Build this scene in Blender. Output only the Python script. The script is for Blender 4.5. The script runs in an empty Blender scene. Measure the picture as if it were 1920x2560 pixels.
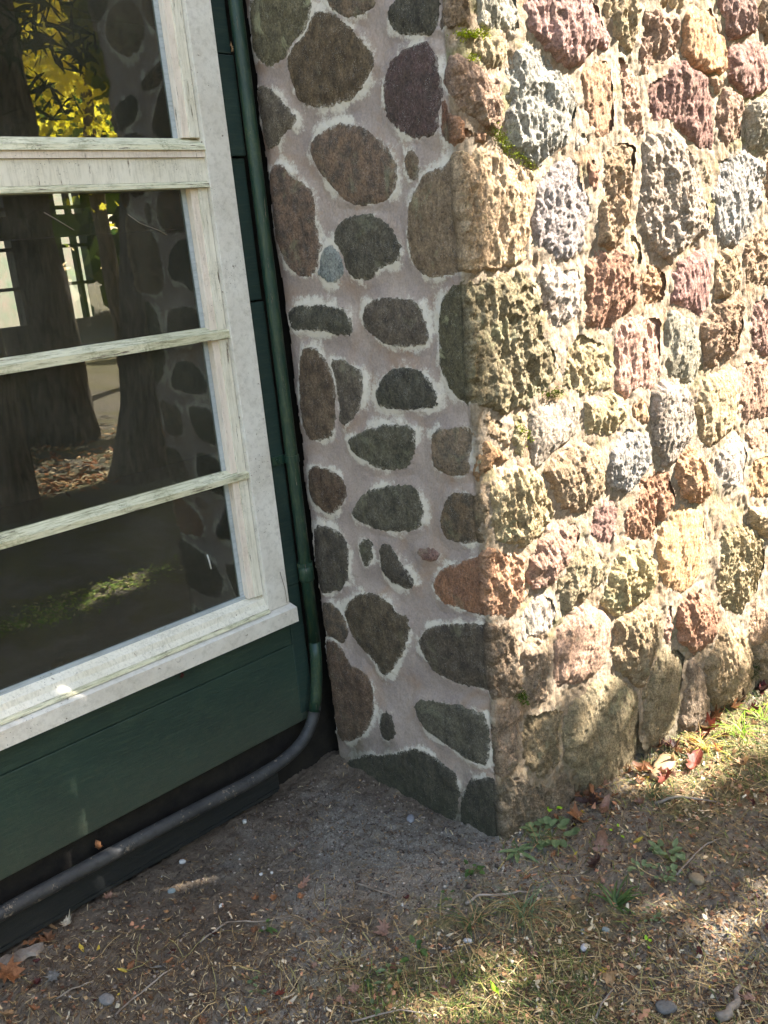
import bpy, bmesh, math, random
import numpy as np
from mathutils import Vector, Matrix
random.seed(7); RNG = np.random.default_rng(7)
sc = bpy.context.scene; COL = sc.collection
R_ = math.radians
# ------------------------------------------------------------------ camera
YAW, PIT, ROL, FPX = 0.7530193, -0.2770715, -0.0973438, 2310.0
CAM = np.array([0., 0., 1.5])
_f = np.array([math.sin(YAW)*math.cos(PIT), math.cos(YAW)*math.cos(PIT), math.sin(PIT)])
_r = np.array([math.cos(YAW), -math.sin(YAW), 0.]); _u = np.cross(_r, _f)
cr, cu = math.cos(ROL)*_r+math.sin(ROL)*_u, -math.sin(ROL)*_r+math.cos(ROL)*_u
cam = bpy.data.cameras.new('camera'); co = bpy.data.objects.new('camera', cam); COL.objects.link(co)
cam.sensor_fit = 'HORIZONTAL'; cam.sensor_width = 36; cam.lens = 36*FPX/1920
cam.clip_start = .05; cam.clip_end = 600
M = Matrix(((cr[0], cu[0], -_f[0], 0), (cr[1], cu[1], -_f[1], 0), (cr[2], cu[2], -_f[2], 1.5), (0, 0, 0, 1)))
co.matrix_world = M; sc.camera = co
# ------------------------------------------------------------------ light
SAZ, SEL = 40.0, 39.0        # sun: degrees from +x towards -y, elevation
SUN = np.array([math.cos(R_(SEL))*math.cos(R_(SAZ)), -math.cos(R_(SEL))*math.sin(R_(SAZ)), math.sin(R_(SEL))])
w = bpy.data.worlds.new('World'); sc.world = w; w.use_nodes = True
nt = w.node_tree; nt.nodes.clear()
sky = nt.nodes.new('ShaderNodeTexSky'); sky.sky_type = 'NISHITA'; sky.sun_disc = False
sky.sun_elevation = R_(SEL); sky.sun_rotation = R_(90+SAZ); sky.dust_density = 2.0
bg = nt.nodes.new('ShaderNodeBackground'); bg.inputs[1].default_value = 0.15
ow = nt.nodes.new('ShaderNodeOutputWorld'); tint = nt.nodes.new('ShaderNodeMix'); tint.data_type = 'RGBA'; tint.blend_type = 'MULTIPLY'; tint.inputs[0].default_value = 1
tint.inputs[7].default_value = (1, .89, .78, 1); nt.links.new(sky.outputs[0], tint.inputs[6]); nt.links.new(tint.outputs[2], bg.inputs[0]); nt.links.new(bg.outputs[0], ow.inputs[0])
sl = bpy.data.lights.new('sun', 'SUN'); sl.energy = 4.6; sl.angle = R_(.5); sl.color = (1, .95, .90)
so = bpy.data.objects.new('sun', sl); COL.objects.link(so)
so.rotation_euler = Vector(tuple(SUN)).to_track_quat('Z', 'Y').to_euler()
sc.view_settings.view_transform = 'Standard'; sc.view_settings.look = 'None'
sc.view_settings.exposure = 3.15; sc.view_settings.gamma = 1
sc.cycles.max_bounces = 6; sc.cycles.transparent_max_bounces = 12; sc.cycles.use_denoising = True
# ------------------------------------------------------------------ geometry helpers
def ray(px, py): return _f+cr*(px-960)/FPX-cu*(py-1280)/FPX
def pl(px, py, ax, v):
    d = ray(px, py); return CAM+d*((v-CAM[ax])/d[ax])
def gp(px, py, z=0.): return pl(px, py, 2, z)
def px_of(P):                                    # world -> photograph pixel (vectorised)
    d = np.asarray(P)-CAM; zf = d@_f
    return np.stack([960+FPX*(d@cr)/zf, 1280-FPX*(d@cu)/zf], -1)
def rng(a, b): return random.uniform(a, b)
def _hash(ix, iy, iz, seed):
    h = (ix.astype(np.int64)*374761393+iy.astype(np.int64)*668265263+iz.astype(np.int64)*2147483647+seed*974711) & 0xffffffff
    h = ((h ^ (h >> 13))*1274126177) & 0xffffffff
    h = ((h ^ (h >> 16))*2246822519) & 0xffffffff
    return ((h ^ (h >> 15)) & 0xffff)/65535.0
def vnoise(x, y, z=0., seed=0):                  # smooth value noise, -1..1
    x, y, z = np.broadcast_arrays(np.asarray(x, float), np.asarray(y, float), np.asarray(z, float))
    ix, iy, iz = np.floor(x), np.floor(y), np.floor(z)
    fx, fy, fz = x-ix, y-iy, z-iz
    fx, fy, fz = [t*t*t*(t*(t*6-15)+10) for t in (fx, fy, fz)]
    flat = not np.any(fz)
    def lay(kz):
        a = _hash(ix, iy, iz+kz, seed); b = _hash(ix+1, iy, iz+kz, seed)
        c = _hash(ix, iy+1, iz+kz, seed); d = _hash(ix+1, iy+1, iz+kz, seed)
        return (a*(1-fx)+b*fx)*(1-fy)+(c*(1-fx)+d*fx)*fy
    v = lay(0)
    if not flat: v = v*(1-fz)+lay(1)*fz
    return v*2-1
def fbm(x, y, z=0., oc=4, seed=0, ridge=False, gain=.5):
    s = 0; a = 1; t = 0
    for i in range(oc):
        n = vnoise(x*2**i+i*17.3, y*2**i-i*9.1, z, seed+i)
        s = s+a*((1-2*np.abs(n)) if ridge else n); t += a; a *= gain
    return s/t
def sd_poly(P, poly):                            # signed distance, + inside
    poly = np.asarray(poly); n = len(poly); d = np.full(len(P), 1e9); ins = np.zeros(len(P), bool)
    for i in range(n):
        a, b = poly[i], poly[(i+1) % n]; e = b-a; w_ = P-a
        t = np.clip((w_@e)/(e@e+1e-12), 0, 1)
        q = w_-t[:, None]*e; d = np.minimum(d, (q**2).sum(1))
        c = ((a[1] > P[:, 1]) != (b[1] > P[:, 1]))
        with np.errstate(divide='ignore', invalid='ignore'):
            xi = (b[0]-a[0])*(P[:, 1]-a[1])/(b[1]-a[1])+a[0]
        ins ^= c & (P[:, 0] < xi)
    d = np.sqrt(d); return np.where(ins, d, -d)
def chaikin(p, k=2):
    p = np.asarray(p, float)
    for _ in range(k):
        q = np.roll(p, -1, 0); p = np.stack([.75*p+.25*q, .25*p+.75*q], 1).reshape(-1, 2)
    return p
# ------------------------------------------------------------------ object helpers
def tag(o, label=None, cat=None, group=None, kind=None):
    if label: o['label'] = label
    if cat: o['category'] = cat
    if group: o['group'] = group
    if kind: o['kind'] = kind
    return o
def empty(name, loc=(0, 0, 0), label=None, cat=None, group=None):
    o = bpy.data.objects.new(name, None); COL.objects.link(o); o.location = loc; o.empty_display_size = .05
    return tag(o, label, cat, group)
def link(name, me, mat, parent=None, smooth=False):
    o = bpy.data.objects.new(name, me); COL.objects.link(o)
    if mat: me.materials.append(mat)
    if smooth: me.polygons.foreach_set('use_smooth', [True]*len(me.polygons))
    if parent:
        o.parent = parent; o.matrix_parent_inverse = Matrix.Identity(4)
        if parent.type == 'EMPTY' or True: o.location = -world_loc(parent)
    return o
def world_loc(o):
    v = Vector(o.location)
    while o.parent: o = o.parent; v += Vector(o.location)
    return v
def np_mesh(name, V, F, attrs=None):             # F: (n,4) or (n,3) int array, or list of lists
    me = bpy.data.meshes.new(name); V = np.asarray(V, np.float32)
    if isinstance(F, np.ndarray):
        k = F.shape[1]; me.vertices.add(len(V)); me.vertices.foreach_set('co', V.ravel())
        me.loops.add(F.size); me.loops.foreach_set('vertex_index', F.astype(np.int32).ravel())
        me.polygons.add(len(F)); me.polygons.foreach_set('loop_start', np.arange(0, F.size, k, dtype=np.int32))
        me.update(calc_edges=True)
    else:
        me.from_pydata([tuple(map(float, v)) for v in V], [], F); me.update()
    for k_, v in (attrs or {}).items():
        v = np.asarray(v, np.float32)
        if v.ndim == 1: a = me.attributes.new(k_, 'FLOAT', 'POINT'); a.data.foreach_set('value', v)
        else:
            a = me.attributes.new(k_, 'FLOAT_COLOR', 'POINT')
            a.data.foreach_set('color', np.c_[v, np.ones(len(v), np.float32)].astype(np.float32).ravel())
    return me
class MB:
    "collects shapes for ONE mesh"
    def __init__(s): s.bm = bmesh.new()
    def box(s, x0, x1, y0, y1, z0, z1, bev=0.):
        vs = [s.bm.verts.new((x, y, z)) for x in (x0, x1) for y in (y0, y1) for z in (z0, z1)]
        fs = [(0, 1, 3, 2), (4, 6, 7, 5), (0, 4, 5, 1), (2, 3, 7, 6), (0, 2, 6, 4), (1, 5, 7, 3)]
        fc = [s.bm.faces.new([vs[i] for i in f]) for f in fs]
        if bev:
            es = list({e for f in fc for e in f.edges})
            bmesh.ops.bevel(s.bm, geom=es, offset=bev, segments=2, affect='EDGES', profile=.5)
        return s
    def prism(s, prof, x0, x1, axis='x'):        # prof: list of (a,b) ccw; extruded along axis
        def pt(t, a, b): return (t, a, b) if axis == 'x' else ((a, t, b) if axis == 'y' else (a, b, t))
        A = [s.bm.verts.new(pt(x0, *p)) for p in prof]; B = [s.bm.verts.new(pt(x1, *p)) for p in prof]
        n = len(prof)
        for i in range(n): s.bm.faces.new((A[i], A[(i+1) % n], B[(i+1) % n], B[i]))
        s.bm.faces.new(A[::-1]); s.bm.faces.new(B); return s
    def tube(s, pts, rad, n=12, cap=True):
        pts = [Vector(p) for p in pts]; rad = rad if isinstance(rad, (list, tuple)) else [rad]*len(pts)
        rings = []; up = Vector((0, 0, 1)); d0 = (pts[1]-pts[0]).normalized()
        a = d0.orthogonal().normalized()
        for i, p in enumerate(pts):
            d = (pts[min(i+1, len(pts)-1)]-pts[max(i-1, 0)]).normalized()
            a = (a-d*a.dot(d)).normalized(); b = d.cross(a)
            rings.append([s.bm.verts.new(p+(a*math.cos(2*math.pi*k/n)+b*math.sin(2*math.pi*k/n))*rad[i]) for k in range(n)])
        for A, B in zip(rings, rings[1:]):
            for k in range(n): s.bm.faces.new((A[k], A[(k+1) % n], B[(k+1) % n], B[k]))
        if cap: s.bm.faces.new(rings[0][::-1]); s.bm.faces.new(rings[-1])
        return s
    def build(s, name, mat, parent=None, smooth=False):
        bmesh.ops.recalc_face_normals(s.bm, faces=s.bm.faces)
        me = bpy.data.meshes.new(name); s.bm.to_mesh(me); s.bm.free()
        return link(name, me, mat, parent, smooth)
# ------------------------------------------------------------------ material helpers
def lin(c): return tuple(((v/255+.055)/1.055)**2.4 if v > 10 else v/255/12.92 for v in c)
class NT:
    def __init__(s, name):
        s.m = bpy.data.materials.new(name); s.m.use_nodes = True; s.t = s.m.node_tree; s.t.nodes.clear()
        s.out = s.n('ShaderNodeOutputMaterial'); s.p = s.n('ShaderNodeBsdfPrincipled'); s.l(s.p.outputs[0], s.out.inputs[0])
        s.tc = s.n('ShaderNodeNewGeometry').outputs['Position']
    def n(s, t, **k):
        o = s.t.nodes.new(t)
        for a, b in k.items(): setattr(o, a, b)
        return o
    def l(s, a, b): s.t.links.new(a, b)
    def put(s, sock, v):
        if hasattr(v, 'is_output'): s.l(v, sock)
        elif isinstance(v, (tuple, list)) and len(v) == 3 and sock.type == 'RGBA': sock.default_value = (*v, 1)
        else: sock.default_value = v
    def noise(s, scale, det=4, rough=.5, vec=None, stretch=None, dist=0., typ='FBM'):
        o = s.n('ShaderNodeTexNoise'); v = vec or s.tc
        if stretch:
            mp = s.n('ShaderNodeMapping'); s.l(v, mp.inputs[0]); mp.inputs['Scale'].default_value = stretch; v = mp.outputs[0]
        s.l(v, o.inputs['Vector']); o.inputs['Scale'].default_value = scale; o.inputs['Detail'].default_value = det
        o.inputs['Roughness'].default_value = rough; o.inputs['Distortion'].default_value = dist
        return o.outputs['Fac']
    def voro(s, scale, feat='F1', stretch=None):
        o = s.n('ShaderNodeTexVoronoi', feature=feat); v = s.tc
        if stretch:
            mp = s.n('ShaderNodeMapping'); s.l(v, mp.inputs[0]); mp.inputs['Scale'].default_value = stretch; v = mp.outputs[0]
        s.l(v, o.inputs['Vector']); o.inputs['Scale'].default_value = scale; return o.outputs['Distance']
    def ramp(s, v, a, b, c=0., d=1.):
        o = s.n('ShaderNodeMapRange'); s.l(v, o.inputs[0])
        for i, x in zip((1, 2, 3, 4), (a, b, c, d)): s.put(o.inputs[i], x)
        return o.outputs[0]
    def math(s, op, a, b=0., c=0.):
        o = s.n('ShaderNodeMath', operation=op)
        for i, x in enumerate((a, b, c)): s.put(o.inputs[i], x)
        return o.outputs[0]
    def mix(s, f, a, b, mode='MIX'):
        o = s.n('ShaderNodeMix', data_type='RGBA', blend_type=mode); s.put(o.inputs[0], f); s.put(o.inputs[6], a); s.put(o.inputs[7], b)
        return o.outputs[2]
    def attr(s, name, out='Fac'):
        o = s.n('ShaderNodeAttribute', attribute_name=name); return o.outputs[out]
    def bump(s, h, strength=1., dist=.01, prev=None):
        o = s.n('ShaderNodeBump'); s.l(h, o.inputs['Height']); o.inputs['Strength'].default_value = strength
        o.inputs['Distance'].default_value = dist
        if prev: s.l(prev, o.inputs['Normal'])
        return o.outputs[0]
    def fin(s, col=None, rough=.9, spec=.2, normal=None, **k):
        if col is not None: s.put(s.p.inputs['Base Color'], col)
        s.put(s.p.inputs['Roughness'], rough); s.p.inputs['Specular IOR Level'].default_value = spec
        if normal: s.l(normal, s.p.inputs['Normal'])
        for a, b in k.items(): s.put(s.p.inputs[a], b)
        return s.m
def objrand(N): return N.n('ShaderNodeObjectInfo').outputs['Random']

# stone: base colour comes with the mesh; mottling, veins, pits and pale mortar smears near its rim
def mat_stone():
    N = NT('fieldstone'); base = N.attr('tint', 'Color'); alt = N.attr('tint2', 'Color')
    edge = N.attr('edge'); side = N.attr('side')         # side: 0 pointed face, 1 rough face
    big = N.ramp(N.noise(26, 5, .7), .38, .62)
    c = N.mix(big, base, alt)
    fine = N.noise(190, 4, .7)
    c = N.mix(N.ramp(fine, .3, .7), N.mix(1., c, (.5, .48, .46), 'MULTIPLY'), N.mix(1., c, (1.6, 1.55, 1.48), 'MULTIPLY'))
    sp = N.ramp(N.voro(330), .12, .26, 1, 0); gate = N.ramp(N.noise(35, 2), .45, .6)
    c = N.mix(N.math('MULTIPLY', N.math('MULTIPLY', sp, gate), .6), c, lin((205, 200, 190)))
    dk = N.ramp(N.noise(75, 4, .7), .56, .70); c = N.mix(N.math('MULTIPLY', dk, .6), c, (.03, .028, .025))
    lich = N.ramp(N.noise(13, 6, .72, dist=.5), .56, .66)
    c = N.mix(N.math('MULTIPLY', lich, N.attr('lichen')), c, lin((176, 172, 132)))
    # chalky pointing smear near the rim of stones on the pointed face
    rimn = N.math('ADD', edge, N.math('MULTIPLY', N.math('SUBTRACT', N.noise(110, 6, .85), .5), .060))
    rim = N.ramp(rimn, -.001, .005, 1, 0)
    rim = N.math('MULTIPLY', N.math('MULTIPLY', rim, N.ramp(side, 0, 1, .9, .2)), N.ramp(N.noise(11, 3, .5), .42, .58, 1., .1))
    c = N.mix(rim, c, N.mix(N.ramp(N.noise(240, 3, .7), .3, .7), lin((150, 138, 122)), lin((214, 204, 186))))
    # green algae creeping up from damp ground
    z = N.n('ShaderNodeSeparateXYZ'); N.l(N.tc, z.inputs[0])
    darker = N.math('ADD', z.outputs[2], N.math('MULTIPLY', N.noise(14, 4), .3))
    al = N.math('MULTIPLY', N.ramp(darker, .16, .40, .6, 0), N.ramp(side, 0, 1, 1, .6))
    c = N.mix(N.math('MULTIPLY', al, N.ramp(N.noise(40, 5, .8), .3, .6, .4, 1.)), c, lin((50, 54, 38)))
    b1 = N.math('MULTIPLY', N.noise(105, 6, .78, stretch=(1, 1, .35), dist=.7), N.math('MULTIPLY', N.ramp(side, 0, 1, .55, 2.3), N.attr('crag'))); b2 = N.math('MULTIPLY', N.noise(420, 3, .7, stretch=(1, 1, .5)), N.ramp(side, 0, 1, .8, 1.6))
    bb = N.bump(b1, 1.0, .012); bb = N.bump(b2, .8, .0018, bb)
    return N.fin(c, .92, .25, bb)
def mat_mortar():
    N = NT('mortar'); side = N.attr('side'); near = N.attr('near')
    a = N.mix(N.ramp(N.noise(9, 4, .6), .35, .65), lin((154, 138, 128)), lin((176, 158, 144)))
    b = N.mix(N.ramp(N.noise(12, 5, .6), .35, .65), lin((140, 123, 101)), lin((166, 148, 122)))
    c = N.mix(N.ramp(side, .35, .65), a, b)
    c = N.mix(N.ramp(N.noise(200, 3, .6), .35, .7, 0, .35), c, lin((90, 84, 78)))
    st = N.ramp(N.noise(5, 5, .6, dist=1), .52, .68, 0, .5); c = N.mix(st, c, lin((150, 118, 88)))
    nr = N.math('ADD', N.math('ADD', near, N.math('MULTIPLY', N.math('SUBTRACT', N.noise(80, 6, .85), .5), .075)), N.ramp(N.noise(11, 3, .5), .38, .62, -.012, .022))
    c = N.mix(N.math('MULTIPLY', N.ramp(nr, .001, .014, 1, 0), N.ramp(side, 0, 1, .85, .15)), c, lin((208, 198, 180)))
    z = N.n('ShaderNodeSeparateXYZ'); N.l(N.tc, z.inputs[0])
    darker = N.math('ADD', z.outputs[2], N.math('MULTIPLY', N.noise(14, 4), .3))
    c = N.mix(N.ramp(darker, .14, .34, .8, 0), c, lin((60, 60, 42)))
    mo = N.math('MULTIPLY', N.ramp(N.noise(7, 6, .7), .56, .64), N.ramp(side, .3, .7)); c = N.mix(N.math('MULTIPLY', mo, .45), c, lin((108, 112, 52)))
    c = N.mix(N.math('MULTIPLY', side, N.ramp(N.noise(150, 4, .7), .35, .7)), c, N.mix(1., c, (.62, .58, .54), 'MULTIPLY'))
    bb = N.bump(N.math('MULTIPLY', N.noise(80, 6, .75, stretch=(1, 1, .5)), N.ramp(side, 0, 1, .7, 2.)), .8, .007); bb = N.bump(N.noise(480, 3, .6), .6, .0015, bb)
    return N.fin(c, .95, .15, bb)
def mat_paint(name, col, col2, grime, gk=.5, rough=.6, stretch=(.25, 3, 3), chips=0., mil=.8, splash=0.):
    N = NT(name); c = N.mix(N.ramp(N.noise(5, 5, .65), .35, .65), lin(col), lin(col2))
    grain = N.noise(55, 5, .7, stretch=stretch)
    c = N.mix(N.math('MULTIPLY', N.ramp(grain, .48, .74), gk), c, lin(grime))
    blot = N.math('MULTIPLY', N.ramp(N.noise(9, 7, .8), .50, .70), N.ramp(N.noise(140, 4, .8), .40, .62)); c = N.mix(N.math('MULTIPLY', blot, gk*1.2), c, lin(grime))
    sp = N.ramp(N.math('ADD', N.voro(120), N.math('MULTIPLY', N.noise(60, 3), .12)), .16, .20, 1, 0); gate = N.ramp(N.noise(4.5, 4, .7), .53, .60)
    c = N.mix(N.math('MULTIPLY', N.math('MULTIPLY', sp, gate), mil), c, lin((52, 50, 34)))
    h = grain; ch = None
    if chips:
        ch = N.ramp(N.noise(42, 6, .75, stretch=stretch), .66-chips*.1, .67-chips*.1); c = N.mix(ch, c, lin((118, 106, 90)))
    if splash:
        z = N.n('ShaderNodeSeparateXYZ'); N.l(N.tc, z.inputs[0]); m = N.math('ADD', z.outputs[2], N.math('MULTIPLY', N.noise(60, 6, .8), .5))
        c = N.mix(N.ramp(m, .32, .62, splash, 0), c, lin((96, 84, 66)))
    b = N.bump(h, .5, .003); b = N.bump(N.noise(300, 3, .6), .3, .0008, b)
    if ch is not None: b = N.bump(N.math('SUBTRACT', 1., ch), .8, .0015, b)
    return N.fin(c, rough, .35, b)
# ------------------------------------------------------------------ the stone pier
K2 = np.array([1.577, 1.366]); SPLAY = R_(-7.87)
_N = 4000; _s = np.linspace(-.9, 3.6, _N); _rr = .016
_t = np.clip((_s+_rr)/(2*_rr), 0, 1); _t = _t*_t*(3-2*_t); _th = R_(-90)+(SPLAY-R_(-90))*_t
_ds = _s[1]-_s[0]; _X = np.cumsum(np.cos(_th))*_ds; _Y = np.cumsum(np.sin(_th))*_ds
_i = int(np.argmin(np.abs(_s+_rr))); _X += K2[0]-_X[_i]; _Y += (K2[1]+_rr*.85)-_Y[_i]
def wallP(s, z, h):
    th = np.interp(s, _s, _th); x = np.interp(s, _s, _X); y = np.interp(s, _s, _Y)
    hx, hy = np.cos(th), np.sin(th)
    return np.stack([x+hy*h, y-hx*h, z], -1)
d2 = np.array([math.cos(SPLAY), math.sin(SPLAY)]); n2 = np.array([d2[1], -d2[0]])
def unfold(px, py):
    P = pl(px, py, 0, K2[0])
    if P[1] > K2[1]: return (K2[1]-P[1], P[2])
    d = ray(px, py); t = (K2@n2)/(d[:2]@n2); Q = CAM+d*t
    return (float((Q[:2]-K2)@d2), Q[2])
REG = {'4': (600, 0, .45220), '5': (600, 900, .45220), '6': (1100, 0, .49428), '7': (1100, 900, .49428), '8': (900, 1700, .61483), '9': (550, 1600, .24111)}
PAL = {  # tint, second tint, lichen, words
 'b': ((106, 90, 72), (74, 62, 50), .1, 'dark brown'), 'd': ((100, 92, 78), (72, 66, 57), .15, 'dark greenish grey'),
 'k': ((88, 82, 70), (62, 57, 50), .1, 'nearly black'), 'u': ((90, 72, 68), (76, 64, 58), 0., 'dull plum brown'),
 'g': ((138, 140, 136), (108, 112, 110), .2, 'grey'), 'G': ((150, 156, 162), (116, 124, 134), .1, 'blue grey'),
 't': ((156, 132, 104), (122, 100, 78), .35, 'tan'), 'T': ((172, 152, 116), (130, 114, 84), .5, 'pale tan'),
 'o': ((178, 122, 82), (148, 104, 76), .15, 'orange brown'), 'r': ((146, 92, 70), (112, 74, 58), .2, 'reddish brown'),
 'p': ((128, 88, 92), (96, 66, 72), .1, 'purple'), 'P': ((156, 118, 108), (132, 100, 90), .2, 'pinkish'),
 'y': ((158, 150, 104), (118, 108, 74), .8, 'lichen covered yellowish'), 'w': ((206, 204, 200), (86, 84, 84), .0, 'white and black speckled'),
 'v': ((112, 104, 76), (84, 78, 58), .6, 'olive brown'), 'm': ((124, 104, 84), (86, 78, 68), .25, 'mottled brown')}
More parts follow.
